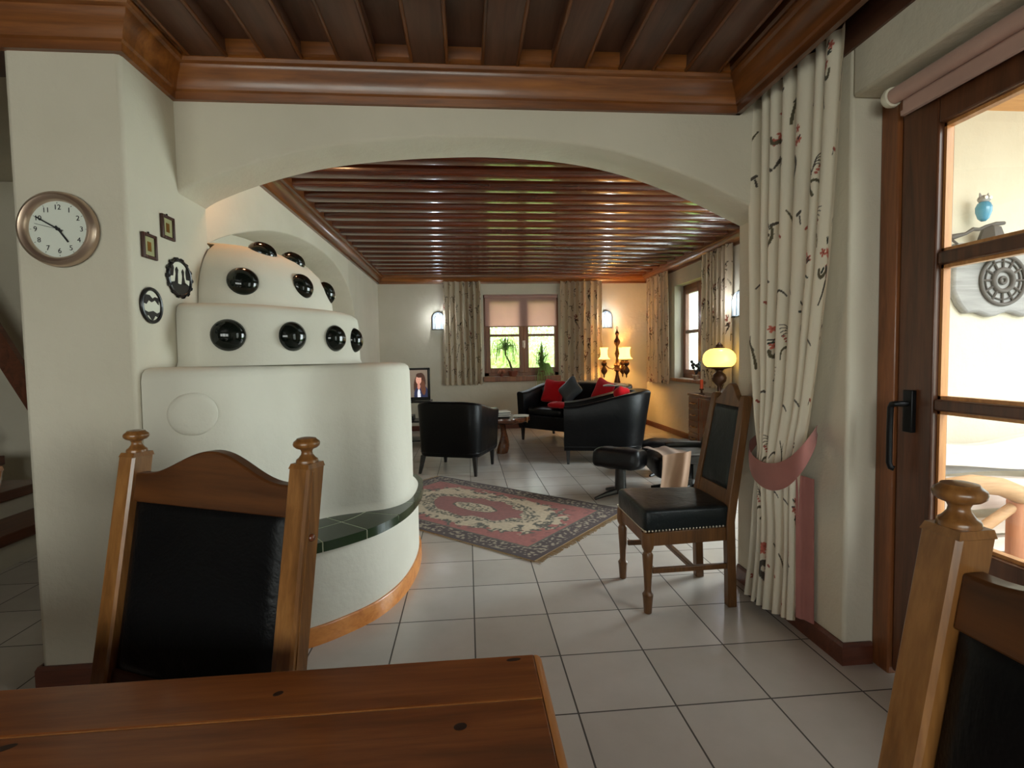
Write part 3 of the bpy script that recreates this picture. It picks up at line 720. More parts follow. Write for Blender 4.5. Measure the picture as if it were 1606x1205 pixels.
def plaque(y, z, ry, rz, label, kind):
    t = thing('silhouette_plaque', label, 'wall plaque', (XL + 0.001, y, z), 0)
    n = 48
    ring = [(0.0, ry * 0.99 * math.cos(2 * PI * i / n), rz * 0.99 * math.sin(2 * PI * i / n)) for i in range(n)]
    MB().prism(ring, (0.004, 0, 0)).build('card', M['cream'], t, smooth=30)
    m = MB(); pts = [(0.005, ry * math.cos(2 * PI * i / 40), rz * math.sin(2 * PI * i / 40)) for i in range(41)]
    m.tube(pts, 0.0075, 8)
    if kind:
        for i in range(14):
            a = 2 * PI * i / 14; m.tube([(0.005, ry * 1.03 * math.cos(a), rz * 1.03 * math.sin(a)), (0.005, ry * 1.16 * math.cos(a + 0.1), rz * 1.12 * math.sin(a + 0.1))], [0.012, 0.004], 6)
    m.build('rim', M['black'], t)
    m = MB()     # black cut-out figures
    def sil(pts): m.prism([(0.0045, a * ry, b * rz) for a, b in pts], (0.002, 0, 0))
    if kind:
        sil([(-0.9, -0.35), (-0.5, -0.25), (0.0, -0.35), (0.5, -0.2), (0.9, -0.35), (0.75, -0.7), (0.2, -0.92), (-0.4, -0.88), (-0.75, -0.65)])
        sil([(-0.45, -0.3), (-0.2, -0.3), (-0.18, 0.2), (-0.12, 0.45), (-0.25, 0.6), (-0.38, 0.45), (-0.34, 0.2)])
        sil([(0.15, -0.3), (0.5, -0.3), (0.36, 0.15), (0.4, 0.42), (0.28, 0.56), (0.18, 0.4), (0.24, 0.15)])
        sil([(-0.95, 0.0), (-0.6, 0.05), (-0.5, 0.5), (-0.62, 0.75), (-0.88, 0.4)]); sil([(0.6, 0.0), (0.95, 0.0), (0.85, 0.45), (0.62, 0.72), (0.55, 0.4)])
    else:
        sil([(-0.9, -0.3), (-0.4, -0.42), (0.1, -0.32), (0.5, -0.45), (0.9, -0.3), (0.7, -0.72), (0.3, -0.6), (0.0, -0.95), (-0.35, -0.6), (-0.7, -0.7)])
        sil([(-0.8, 0.1), (-0.55, 0.05), (-0.3, 0.3), (0.0, 0.2), (0.35, 0.35), (0.7, 0.1), (0.75, 0.5), (0.35, 0.55), (0.1, 0.42), (-0.2, 0.62), (-0.6, 0.62)])
    m.build('silhouette', M['black'], t, smooth=0)
plaque(2.188, 1.486, 0.064, 0.066, 'oval black-rimmed silhouette plaque with plain rim, lowest on the pillar side', False)
plaque(2.402, 1.628, 0.088, 0.078, 'round black silhouette plaque with scalloped rim beside the stove dome', True)

# ------------------------------------------------------------------ dining table
tb = thing('dining_table', 'reddish-brown pine dining table with worn rounded edges in the foreground', 'table', (0, 0, 0))
x0, x1, y0, y1 = -2.15, 0.114, 0.02, 0.836
pl = MB(); ys = [y0, 0.20, 0.42, 0.62, 0.7235, y1]
ys = [y0, 0.235, 0.475, 0.7235, y1]
for a, b_ in zip(ys, ys[1:]):
    pl.box(x0, x1 - 0.012, a + 0.0004, b_ - 0.0004, 0.705, 0.75)
top = pl.build('tabletop', M['table'], tb, bevel=0.0035)
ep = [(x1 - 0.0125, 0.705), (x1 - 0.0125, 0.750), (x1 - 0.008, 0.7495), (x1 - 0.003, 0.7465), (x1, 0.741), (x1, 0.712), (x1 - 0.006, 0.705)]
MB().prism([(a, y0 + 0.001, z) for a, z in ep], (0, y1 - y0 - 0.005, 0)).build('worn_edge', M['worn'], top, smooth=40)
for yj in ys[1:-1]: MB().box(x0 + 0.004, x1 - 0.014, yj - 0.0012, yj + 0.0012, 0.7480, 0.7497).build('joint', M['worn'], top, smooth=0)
for (kx, ky, ra, rb, rot) in ((-0.295, 0.776, 0.0075, 0.005, 0.5), (-0.02, 0.676, 0.009, 0.007, 0.2), (0.066, 0.822, 0.012, 0.004, 0.1), (-0.62, 0.70, 0.018, 0.006, 0.45), (-1.2, 0.5, 0.01, 0.007, 0), (-0.4, 0.35, 0.01, 0.008, 0.3), (-0.8, 0.15, 0.012, 0.007, 0)):
    MB().prism([(kx + ra * math.cos(t) * math.cos(rot) - rb * math.sin(t) * math.sin(rot), ky + ra * math.cos(t) * math.sin(rot) + rb * math.sin(t) * math.cos(rot), 0.7495) for t in [2 * PI * i / 20 for i in range(20)]], (0, 0, 0.0009)).build('knot', M['knot'], top, smooth=0)
MB().box(x0 + 0.12, x1 - 0.10, y1 - 0.10, y1 - 0.075, 0.61, 0.704).box(x0 + 0.12, x1 - 0.10, y0 + 0.075, y0 + 0.10, 0.61, 0.704).box(x1 - 0.125, x1 - 0.10, y0 + 0.10, y1 - 0.10, 0.61, 0.704).box(x0 + 0.10, x0 + 0.125, y0 + 0.10, y1 - 0.10, 0.61, 0.704).build('apron', M['table_edge'], tb, smooth=0)
for lx in (x0 + 0.06, x1 - 0.32):
    for ly in (y0 + 0.06, y1 - 0.13):
        MB().box(lx, lx + 0.07, ly, ly + 0.07, 0.0, 0.704).build('leg', M['table_edge'], tb, bevel=0.006)

# ------------------------------------------------------------------ dining chairs with finials
def post_pts(xs, lean0, top, hgt):
    return None
def chamfer_post(mb, pts, w, dd, ch=0.009):
    rs = []
    for p in pts:
        c = [(-w / 2 + ch, -dd / 2), (w / 2 - ch, -dd / 2), (w / 2, -dd / 2 + ch), (w / 2, dd / 2 - ch), (w / 2 - ch, dd / 2), (-w / 2 + ch, dd / 2), (-w / 2, dd / 2 - ch), (-w / 2, -dd / 2 + ch)]
        rs.append([(p[0] + a, p[1] + b, p[2]) for a, b in c])
    mb.rings(rs); return mb
FIN = [(0.0215, 0.0), (0.0215, 0.004), (0.0205, 0.007), (0.0165, 0.010), (0.0115, 0.017), (0.0105, 0.022), (0.0125, 0.027), (0.0205, 0.030), (0.0250, 0.034), (0.0262, 0.0385), (0.0250, 0.043), (0.0215, 0.0458), (0.0195, 0.0475), (0.0185, 0.0495), (0.010, 0.0515), (0.001, 0.052)]
def finial_chair(label, loc, rotz):
    t = thing('dining_chair', label, 'chair', loc, rotz, 'oak dining chairs with turned finials')
    W = 0.247; lean = 0.105; zt = 1.045
    by = lambda z: 0.20 + max(0.0, z - 0.46) / (zt - 0.46) * lean
    for sx in (-1, 1):
        p = chamfer_post(MB(), [(sx * W, 0.20, 0.0), (sx * W, 0.20, 0.44), (sx * W, by(0.52), 0.52), (sx * W, by(1.036), 1.036)], 0.051, 0.050, 0.005)
        rs = []
        for w, z in ((0.0495, 1.0355), (0.044, zt)): rs.append([(sx * W + a * w / 2, by(z) + b * w / 2, z) for a, b in ((-1, -1), (1, -1), (1, 1), (-1, 1))])
        p.rings(rs)
        p.bar((sx * (W + 0.0255), by(0.52) - 0.011, 0.52), (sx * (W + 0.0255), by(1.03) - 0.011, 1.03), 0.004, 0.004)
        po = p.build('post', M['oak'], t, smooth=30)
        MB().lathe(FIN, (sx * W, by(zt), zt), 24).build('finial', M['oak'], po, smooth=50)
        MB().lathe([(0.0075, -0.004), (0.0075, 0.003), (0.005, 0.006), (0.001, 0.007)], (sx * (W + 0.026), by(0.90), 0.90), 14, RY(sx * PI / 2)).build('plug', M['mahog'], po, smooth=50)
    # shaped top rail, 28 mm thick
    n = 32; wi = W - 0.024
    def rail(z_lo, z_hi, name, th=0.028):
        top_, bot = [], []
        for i in range(n + 1):
            x = -wi + 2 * wi * i / n
            top_.append((x, z_hi(x))); bot.append((x, z_lo(x)))
        vs = []; fs = []
        for (x, a), (_, b) in zip(bot, top_):
            for z in (a, b):
                for s in (-1, 1): vs.append((x, by(z) + s * th / 2, z))
        for i in range(n):
            o, q = i * 4, i * 4 + 4
            fs += [(o, q, q + 2, o + 2), (o + 1, o + 3, q + 3, q + 1), (o + 2, q + 2, q + 3, o + 3), (o, o + 1, q + 1, q)]
        fs += [(0, 2, 3, 1), (n * 4, n * 4 + 1, n * 4 + 3, n * 4 + 2)]
        return MB().add(vs, fs).build(name, M['oak_rail'], t, smooth=40, bevel=0.004)
    hump = lambda x: 1.000 + 0.058 * (0.5 + 0.5 * math.cos(PI * min(1, abs(x) / (wi * 0.92)))) ** 1.05
    rail(lambda x: 0.936, hump, 'top_rail'); rail(lambda x: 0.52, lambda x: 0.58, 'bottom_rail')
    pm = MB(); nx, nz = 14, 20; zz0, zz1 = 0.575, 0.944
    def pf(u, v, s):
        x = (-wi + 0.004) + 2 * (wi - 0.004) * u; z = zz0 + (zz1 - zz0) * v
        e = min(1, min(u, 1 - u) * 14) * min(1, min(v, 1 - v) * 18)
        return (x, by(z) + s * (0.006 + 0.012 * e ** 0.5), z)
    pm.grid(nx * 2, nz * 2, lambda u, v: pf(u, v, -1)); pm.grid(nx * 2, nz * 2, lambda u, v: pf(u, v, 1))
    pm.build('back_panel', M['leather'], t, smooth=60)
    MB().blob((0, -0.02, 0.455), (0.50, 0.44, 0.07), e1=0.35, e2=0.25).build('seat', M['leather'], t, smooth=60)
    MB().box(-0.235, 0.235, -0.215, -0.19, 0.36, 0.43).box(-0.235, -0.21, -0.19, 0.18, 0.36, 0.43).box(0.21, 0.235, -0.19, 0.18, 0.36, 0.43).build('apron', M['oak_rail'], t, smooth=0)
    for sx in (-1, 1):
        MB().lathe([(0.020, 0.0), (0.024, 0.03), (0.017, 0.05), (0.020, 0.2), (0.025, 0.33), (0.018, 0.345), (0.028, 0.36), (0.028, 0.43)], (sx * 0.215, -0.195, 0), 16).build('leg', M['oak'], t)
        MB().bar((sx * 0.222, -0.19, 0.17), (sx * 0.24, 0.20, 0.17), 0.02, 0.028).build('stretcher', M['oak_rail'], t, smooth=0)
    return t
# chair 1: top-left finial (-.781,1.27), top-right (-.329,1.067); facing (-.41,-.913)
ang1 = math.atan2(1.067 - 1.27, -0.329 + 0.781)
mid = Vector((-0.555, 1.1685)); back = 0.20 + 0.105
off = Matrix.Rotation(ang1, 2) @ Vector((0, back))
finial_chair('oak dining chair with black back panel standing at the far side of the table', (mid.x - off.x, mid.y - off.y, 0), ang1)
# chair at right end of table, facing -X : local -Y -> world -X  => rotz = -90deg
angR = -PI / 2 + R(2)
fp = Vector((0.572, 0.545)); off = Matrix.Rotation(angR, 2) @ Vector((-0.247, back))
finial_chair('oak dining chair with black back panel closest to the camera beside the glass balcony door', (fp.x - off.x, fp.y - off.y, 0), angR)
ang3 = R(-22)
fp = Vector((-0.992, 1.125)); off = Matrix.Rotation(ang3, 2) @ Vector((0.247, back))
finial_chair('oak dining chair at the left picture edge showing only a post and finial', (fp.x - off.x, fp.y - off.y, 0), ang3)

# ------------------------------------------------------------------ side chair in the archway (faces -X)
sc_ = thing('side_chair', 'oak side chair with studded dark green leather seat against the archway', 'chair', (1.055, 2.565, 0), -PI / 2)
# local: front -y, x to the right (world +Y = local -x)
zt = 1.045
by = lambda z: 0.215 + max(0.0, z - 0.44) / (zt - 0.44) * 0.105
xw = lambda z: 0.178 - 0.03 * max(0.0, z - 0.44) / (zt - 0.44)
for s in (-1, 1):
    rs = []
    for z in (0.0, 0.43, 0.52, 0.8, 1.035, 1.045):
        w = 0.044 if z < 1.04 else 0.03
        y_ = by(z) if z > 0.1 else by(z) + 0.012
        rs.append([(s * xw(z) + a * w / 2, y_ + b * w / 2, z) for a, b in ((-1, -1), (1, -1), (1, 1), (-1, 1))])
    MB().rings(rs).build('post', M['oak_dark'], sc_, bevel=0.004)
def srail(z_lo, z_hi, name):
    n = 28; vs = []; fs = []
    for i in range(n + 1):
        u = -1 + 2 * i / n
        for z in (z_lo(u), z_hi(u)):
            for s in (-1, 1): vs.append((u * (xw(z) - 0.018), by(z) + s * 0.014, z))
    for i in range(n):
        o, q = i * 4, i * 4 + 4
        fs += [(o, q, q + 2, o + 2), (o + 1, o + 3, q + 3, q + 1), (o + 2, q + 2, q + 3, o + 3), (o, o + 1, q + 1, q)]
    fs += [(0, 2, 3, 1), (n * 4, n * 4 + 1, n * 4 + 3, n * 4 + 2)]
    MB().add(vs, fs).build(name, M['oak_dark'], sc_, smooth=40, bevel=0.003)
srail(lambda u: 0.985, lambda u: 1.015 + 0.085 * (0.5 + 0.5 * math.cos(PI * min(1, abs(u) / 0.95))), 'top_rail')
srail(lambda u: 0.505, lambda u: 0.575, 'bottom_rail')
def spf(u, v, s):
    z = 0.57 + 0.42 * v; e = min(1, min(u, 1 - u) * 12) * min(1, min(v, 1 - v) * 14)
    return ((-1 + 2 * u) * (xw(z) - 0.02), by(z) + s * (0.005 + 0.013 * e ** 0.5), z)
MB().grid(24, 30, lambda u, v: spf(u, v, -1)).grid(24, 30, lambda u, v: spf(u, v, 1)).build('back_panel', M['leather_green'], sc_, smooth=60)
# seat pad : trapezoid, thick
def seat_fn(p):
    y = p.y; f = 1.0 - 0.14 * (y + 0.22) / 0.44
    return (p.x * f, y, p.z)
MB().blob((0, -0.005, 0.456), (0.455, 0.455, 0.115), e1=0.22, e2=0.16, nu=48, nv=16, fn=seat_fn).build('seat', M['leather_green'], sc_, smooth=50)
nl = MB()
for i in range(24):
    u = -0.218 + 0.436 * i / 23; nl.blob((u, -0.229, 0.412), (0.011, 0.008, 0.011), nu=8, nv=6, e1=1, e2=1)
    for s in (-1, 1):
        y = -0.225 + 0.40 * i / 23; f = 0.2265 * (1.0 - 0.14 * (y + 0.22) / 0.44) + 0.001
        nl.blob((s * f, y, 0.412), (0.008, 0.011, 0.011), nu=8, nv=6, e1=1, e2=1)
nl.build('nail_heads', M['nail'], sc_, smooth=60)
MB().box(-0.205, 0.205, -0.218, -0.195, 0.335, 0.402).hexa([(-0.218, -0.2, 0.335), (-0.196, -0.2, 0.335), (-0.166, 0.2, 0.335), (-0.188, 0.2, 0.335)], [(-0.218, -0.2, 0.402), (-0.196, -0.2, 0.402), (-0.166, 0.2, 0.402), (-0.188, 0.2, 0.402)]).hexa(
    [(0.196, -0.2, 0.335), (0.218, -0.2, 0.335), (0.188, 0.2, 0.335), (0.166, 0.2, 0.335)], [(0.196, -0.2, 0.402), (0.218, -0.2, 0.402), (0.188, 0.2, 0.402), (0.166, 0.2, 0.402)]).build('apron', M['oak_dark'], sc_, bevel=0.003)
for s in (-1, 1):
    MB().lathe([(0.015, 0.0), (0.019, 0.004), (0.024, 0.075), (0.027, 0.095), (0.019, 0.105), (0.0165, 0.115), (0.019, 0.17), (0.025, 0.27), (0.026, 0.29), (0.019, 0.305), (0.028, 0.325), (0.030, 0.34), (0.030, 0.402)], (s * 0.200, -0.205, 0), 20).build('leg', M['oak_dark'], sc_, smooth=40)
    MB().bar((s * 0.19, -0.18, 0.205), (s * 0.178, 0.21, 0.205), 0.020, 0.026).build('stretcher', M['oak_dark'], sc_, bevel=0.003)
MB().bar((-0.183, 0.03, 0.205), (0.183, 0.03, 0.205), 0.026, 0.020).build('stretcher', M['oak_dark'], sc_, bevel=0.003)

# ------------------------------------------------------------------ printed fabric
def seg_mask(U, V, p, q, r):
    r = r * 0.85
    px_, py_ = p; qx, qy = q; dx, dy = qx - px_, qy - py_; L2 = dx * dx + dy * dy + 1e-12
    t = np.clip(((U - px_) * dx + (V - py_) * dy) / L2, 0, 1)
    return np.hypot(U - px_ - t * dx, V - py_ - t * dy) < r
def paint_fabric(U, V, base, dark, flower, seed, cell=(0.23, 0.27), dens=1.0, green=(0.05, 0.055, 0.045), ms=1.0):
    U = U / ms; V = V / ms
    g = np.random.default_rng(seed); C = np.tile(np.array(base, np.float32), (U.size, 1))
    u0, u1, v0, v1 = U.min(), U.max(), V.min(), V.max()
    dark2 = np.array(dark) * np.array((1.25, 1.25, 0.95))
    def draw(poly, r0, col, r1=None):
        r1 = r0 if r1 is None else r1; n = len(poly) - 1
        for k_, (a, b) in enumerate(zip(poly, poly[1:])):
            rr = r0 + (r1 - r0) * (k_ + 0.5) / n
            bb = (U > min(a[0], b[0]) - rr) & (U < max(a[0], b[0]) + rr) & (V > min(a[1], b[1]) - rr) & (V < max(a[1], b[1]) + rr)
            ix = np.nonzero(bb)[0]
            if ix.size:
                k = seg_mask(U[ix], V[ix], a, b, rr); C[ix[k]] = col
    def bez(p0, p1, p2, n=9):
        return [((1 - t) ** 2 * p0[0] + 2 * t * (1 - t) * p1[0] + t * t * p2[0], (1 - t) ** 2 * p0[1] + 2 * t * (1 - t) * p1[1] + t * t * p2[1]) for t in np.linspace(0, 1, n)]
    nu = int((u1 - u0) / cell[0]) + 2; nv = int((v1 - v0) / cell[1]) + 2
    for j in range(nv):
        for i in range(nu):
            if g.random() > dens: continue
            cx = u0 + (i + 0.5 * (j % 2)) * cell[0] + g.normal(0, 0.02); cy = v0 + j * cell[1] + g.normal(0, 0.03)
            k = g.random(); sg = 1 if g.random() < 0.5 else -1
            P = lambda x, y: (cx + sg * x, cy + y)
            if k < 0.40:       # bent twig with fern hooks
                draw(bez(P(-0.012, -0.065), P(0.020, -0.03), P(0.004, 0.012)), 0.007, dark2, 0.004)
                draw(bez(P(0.004, 0.012), P(0.03, 0.034), P(0.055, 0.0)), 0.0065, dark, 0.003)
                for q in range(4):
                    draw(bez(P(0.0 - 0.004 * q, 0.0 + 0.008 * q), P(-0.012, 0.05 + 0.006 * q), P(-0.040 - 0.004 * q, 0.020 + 0.014 * q), 7), 0.0026, dark, 0.0018)
                draw(bez(P(-0.002, -0.02), P(-0.045, -0.012), P(-0.040, -0.062)), 0.0065, dark2, 0.003)
                for q in range(3): draw([P(-0.016 - 0.006 * q, 0.004 + 0.009 * q), P(-0.022 - 0.006 * q, 0.002 + 0.009 * q)], 0.0042, np.array(flower) * (0.8, 0.9, 0.7)[q])
            elif k < 0.66:     # blossom spray over dark leaves
                for q in range(7):
                    x = cx + g.normal(0, 0.020); y = cy + 0.040 + g.normal(0, 0.028); cl = np.array(flower) * (0.85 + 0.4 * g.random())
                    for pt in range(5):
                        a = 2 * PI * pt / 5 + q; draw([(x + 0.004 * math.cos(a), y + 0.004 * math.sin(a)), (x + 0.011 * math.cos(a), y + 0.011 * math.sin(a))], 0.0046, cl)
                    draw([(x, y), (x + 0.0005, y)], 0.0032, np.array(flower) * 0.45)
                for q in range(6):
                    a = g.random() * 6.28; x = cx + 0.03 * math.cos(a); y = cy + 0.035 + 0.045 * math.sin(a); draw([(x, y), (x + 0.014 * math.cos(a), y + 0.018 * math.sin(a))], 0.0052, green, 0.003)
                draw(bez(P(0.0, 0.0), P(-0.03, -0.01), P(-0.006, -0.055)), 0.012, dark, 0.008); draw(bez(P(-0.006, -0.045), P(0.01, -0.08), P(0.026, -0.115)), 0.010, dark, 0.003)
                draw(bez(P(0.004, -0.012), P(0.04, -0.045), P(0.040, -0.004)), 0.0085, dark2, 0.006)
            elif k < 0.86:     # single long bent leaf
                draw(bez(P(-0.018, -0.075), P(-0.012, 0.01), P(0.030, 0.060), 11), 0.0068, dark2, 0.0035); draw(bez(P(-0.012, -0.005), P(0.006, 0.02), P(0.002, 0.05)), 0.0035, dark, 0.002)
                draw([P(0.05, -0.03), P(0.058, -0.024)], 0.0055, np.array(flower) * 0.7); draw([P(-0.06, 0.045), P(-0.052, 0.05)], 0.006, dark)
            else:              # scattered bud and butterfly scraps
                draw([P(0, 0), P(0.018, 0.006)], 0.0062, np.array(flower) * 0.75); draw([P(0.018, 0.004), P(0.024, -0.012)], 0.003, dark)
                draw([P(-0.05, 0.05), P(-0.034, 0.06)], 0.007, dark); draw([P(-0.036, 0.045), P(-0.03, 0.02)], 0.0045, dark)
    return C
CREAM = srgb(232, 222, 202)[:3]; DARK = srgb(84, 78, 70)[:3]; SALMON = srgb(190, 104, 88)[:3]

# big near curtain, tied back
ZT0, ZT1 = 0.035, 2.475
YLt = [(0.03, 2.47), (0.25, 2.43), (0.55, 2.40), (0.72, 2.37), (0.80, 2.36), (0.95, 2.40), (1.3, 2.465), (1.8, 2.49), (2.44, 2.50)]
YRt = [(0.03, 2.06), (0.5, 2.06), (0.70, 2.050), (0.80, 2.03), (0.95, 1.995), (1.2, 1.955), (1.6, 1.895), (2.0, 1.86), (2.44, 1.83)]
XCt = [(0.03, 1.405), (0.4, 1.41), (0.72, 1.41), (0.9, 1.41), (1.3, 1.418), (2.44, 1.425)]
NF = 7.6; CW = 1.75
fr = np.random.default_rng(11); ph = [fr.uniform(0, 6.28) for _ in range(6)]
def near_cur(u, v):
    z = ZT0 + (ZT1 - ZT0) * v
    yl, yr, xc = lerp_tab(YLt, z), lerp_tab(YRt, z), lerp_tab(XCt, z)
    uu = u + 0.020 * math.sin(2 * PI * 2.3 * u + ph[0]) + 0.010 * math.sin(2 * PI * 4.1 * u + ph[1] + 1.5 * v)
    a = 2 * PI * NF * uu + 0.5 * math.sin(3 * v + ph[2])
    pinch = math.exp(-((z - 0.76) / 0.22) ** 2)
    amp = 0.030 * (1 - 0.45 * pinch) * (0.7 + 0.3 * math.sin(5.2 * u + ph[3]))
    bul = -0.045 * pinch * math.sin(PI * u)
    x = xc + bul + amp * (math.sin(a) + 0.25 * math.sin(2 * a + 0.6))
    y = yl + (yr - yl) * (u + 0.016 * math.cos(a) * (1 - 0.3 * pinch))
    zz = z + (0.045 * u * (1 - v) ** 3 if v < 1 else 0) - (0.02 * math.sin(PI * u) * (1 - v) ** 6)
    return (x, y, max(zz, 0.012))
nu, nv = 560, 700
m = MB().grid(nu, nv, near_cur)
uu, vv = np.meshgrid(np.arange(nu + 1) / nu, np.arange(nv + 1) / nv)
cols = paint_fabric((uu * CW).ravel(), (vv * (ZT1 - ZT0)).ravel(), CREAM, DARK, SALMON, 3, (0.215, 0.20), 0.97, ms=1.25)
cur = tag(m.build('curtain', M['curtain'], smooth=180, colors=cols), 'large cream floral curtain tied back with a pink sash beside the balcony door', 'curtain')
TB = smooth_curve([(1.470, 2.47, 0.825), (1.400, 2.43, 0.775), (1.345, 2.32, 0.728), (1.318, 2.20, 0.708), (1.310, 2.09, 0.716), (1.318, 2.005, 0.752), (1.338, 1.955, 0.808), (1.372, 1.945, 0.862), (1.430, 1.985, 0.905), (1.470, 2.03, 0.925)], 9)
def band(u, v):
    p = TB[min(len(TB) - 1, round(u * (len(TB) - 1)))]
    w = 0.020 + 0.040 * math.sin(PI * u) ** 0.7
    return (p.x - 0.004 * math.sin(PI * v), p.y, p.z + (v - 0.5) * 2 * w)
tie = MB().grid(len(TB) - 1, 8, band).build('tieback', M['pink'], cur, smooth=60)
def tail(u, v):
    z = 0.73 - (0.73 - 0.10) * v; y0_ = 2.075 - 0.01 * v
    return (1.405 + 0.062 * u, y0_ - 0.030 * u - 0.006 * math.sin(u * 9), z - 0.02 * u)
MB().grid(14, 24, tail).build('sash_tail', M['pink'], tie, smooth=60)

# curtains in the living room
def hang(name, p0, p1, z0, z1, folds, amp, nrm, label, seed, flare=0.0, nu=150, nv=150, base=srgb(206, 190, 166)[:3], group=None, lean=(0, 0)):
    p0 = Vector(p0); p1 = Vector(p1); nrm = Vector(nrm); g = np.random.default_rng(seed); q = g.uniform(0, 6.28, 4)
    def f(u, v):
        e = u + 0.02 * math.sin(2 * PI * 1.7 * u + q[0]); a = 2 * PI * folds * e + 0.35 * math.sin(2.5 * v + q[1])
        w = 1 + flare * (1 - v)
        s = 0.5 + (u - 0.5) * w + 0.018 * math.cos(a)
        p = p0 + (p1 - p0) * s + nrm * (amp * (0.75 + 0.25 * math.sin(4 * u + q[2])) * (math.sin(a) + 0.2 * math.sin(2 * a)))
        return (p.x + lean[0] * (1 - v), p.y + lean[1] * (1 - v), z0 + (z1 - z0) * v - 0.012 * math.sin(2 * a) * (1 - v) ** 4)
    m = MB().grid(nu, nv, f); uu, vv = np.meshgrid(np.arange(nu + 1) / nu, np.arange(nv + 1) / nv)
    wd = (p1 - p0).length * 1.9
    c = paint_fabric((uu * wd).ravel(), (vv * (z1 - z0)).ravel(), base, srgb(60, 46, 38)[:3], srgb(120, 64, 50)[:3], seed, (0.20, 0.20), 0.95, ms=1.1)
    return tag(m.build(name, M['curtain'], smooth=180, colors=c), label, 'curtain', group)
FG = 'floral curtains at the living room windows'
hang('curtain', (-0.40, YF - 0.085, 0), (0.265, YF - 0.085, 0), 0.80, 2.59, 6.5, 0.052, (0, -1, 0), 'floral curtain left of the back window beside the television', 21, 0.03, group=FG)
hang('curtain', (1.64, YF - 0.085, 0), (2.42, YF - 0.085, 0), 0.83, 2.59, 7.5, 0.052, (0, -1, 0), 'floral curtain behind the sofa right of the back window', 22, 0.02, group=FG)
hang('curtain', (XFR - 0.085, 8.78, 0), (XFR - 0.085, 7.86, 0), 0.80, 2.59, 6, 0.032, (-1, 0, 0), 'floral curtain in the corner left of the right-wall window', 23, 0.06, group=FG)
hang('curtain', (XFR - 0.075, 6.70, 0), (XFR - 0.075, 5.96, 0), 0.82, 2.59, 7, 0.034, (-1, 0, 0), 'floral curtain behind the yellow lamp right of the right-wall window', 24, 0.0, group=FG)

# ------------------------------------------------------------------ rug
RL, RWd = 2.12, 1.30
rc = Vector((0.035, 4.245)); ux = Vector((-0.74, 0.673)).normalized(); ra = math.atan2(ux.y, ux.x)
nu, nv = 360, 230
def rugf(u, v):
    a = (u - 0.5) * RL; b_ = (v - 0.5) * RWd
    return (a, b_, 0.009 + 0.0012 * math.sin(a * 9) * math.sin(b_ * 7))
m = MB().grid(nu, nv, rugf)
uu, vv = np.meshgrid(np.arange(nu + 1) / nu, np.arange(nv + 1) / nv)
A = ((uu - 0.5) * RL).ravel(); B_ = ((vv - 0.5) * RWd).ravel()
def vn(x, y, s, seed):
    out = np.empty(x.size)
    for i in range(x.size): out[i] = noise.noise(Vector((x[i] * s, y[i] * s, seed)))
    return out
n1 = vn(A, B_, 9, 1.3); n2 = vn(A, B_, 17, 4.1); n3 = vn(A, B_, 48, 8.7)
dE = np.minimum(RL / 2 - np.abs(A), RWd / 2 - np.abs(B_))
cb = np.array(srgb(58, 30, 26)[:3]); crm = np.array(srgb(200, 180, 150)[:3]); pk = np.array(srgb(160, 88, 78)[:3]); pk2 = np.array(srgb(142, 80, 72)[:3]); ol = np.array(srgb(84, 78, 62)[:3])
C = np.tile(pk, (A.size, 1))
field = np.maximum(np.abs(A) / (RL / 2 - 0.30), 0) ** 3.2 + (np.abs(B_) / (RWd / 2 - 0.27)) ** 2.6 + 0.55 * n1
inner = field < 1.05
C[inner] = crm
edgeband = (np.abs(field - 1.08) < 0.34) & (n2 + 0.6 * n1 > 0.03)
C[edgeband] = ol; C[(np.abs(field - 1.08) < 0.3) & (n3 > 0.16) & (n2 > 0.0)] = crm * 0.8
med = (A / 0.52) ** 2 + (B_ / 0.25) ** 2 + 0.35 * n1
C[med < 1.25] = crm; mm = (np.abs(med - 1.08) < 0.32) & (n3 > 0.0); C[mm] = ol
C[med < 0.85] = pk2
cm = (A / 0.21) ** 2 + (B_ / 0.085) ** 2 + 0.3 * n2
C[cm < 1.2] = ol; C[cm < 1.0] = crm; C[(cm < 0.8) & (n3 > 0.12)] = ol
br = (dE < 0.165); C[br] = cb; C[br & (n3 > 0.16) & (dE > 0.03)] = crm * 0.5; C[(dE > 0.150) & (dE < 0.165)] = ol
mid_ = (dE >= 0.165) & ~inner & ~edgeband & (n2 > 0.28); C[mid_] = pk * 0.72
C = C * (0.90 + 0.2 * n3[:, None])
rug = tag(m.build('rug', M['rug'], smooth=60, colors=C, loc=(rc.x, rc.y, 0), rotz=ra), 'red and cream floral medallion rug lying diagonally on the tiled floor', 'rug')
MB().box(-RL / 2, RL / 2, -RWd / 2, RWd / 2, 0.001, 0.0075).build('backing', M['fringe'], rug, smooth=0)
for s in (-1, 1):
    m = MB()
    m.box(s * RL / 2 - 0.006, s * RL / 2 + 0.006, -RWd / 2, RWd / 2, 0.0015, 0.0075)
    for i in range(110):
        b_ = -RWd / 2 + RWd * (i + 0.5) / 110; ln = random.uniform(0.035, 0.055)
        m.tube([(s * (RL / 2 - 0.004), b_, 0.006), (s * (RL / 2 + ln * 0.5), b_ + random.uniform(-0.006, 0.006), 0.005), (s * (RL / 2 + ln), b_ + random.uniform(-0.012, 0.012), 0.003)], [0.003, 0.0028, 0.002], 4)
    m.build('fringe', M['fringe'], rug, smooth=60)

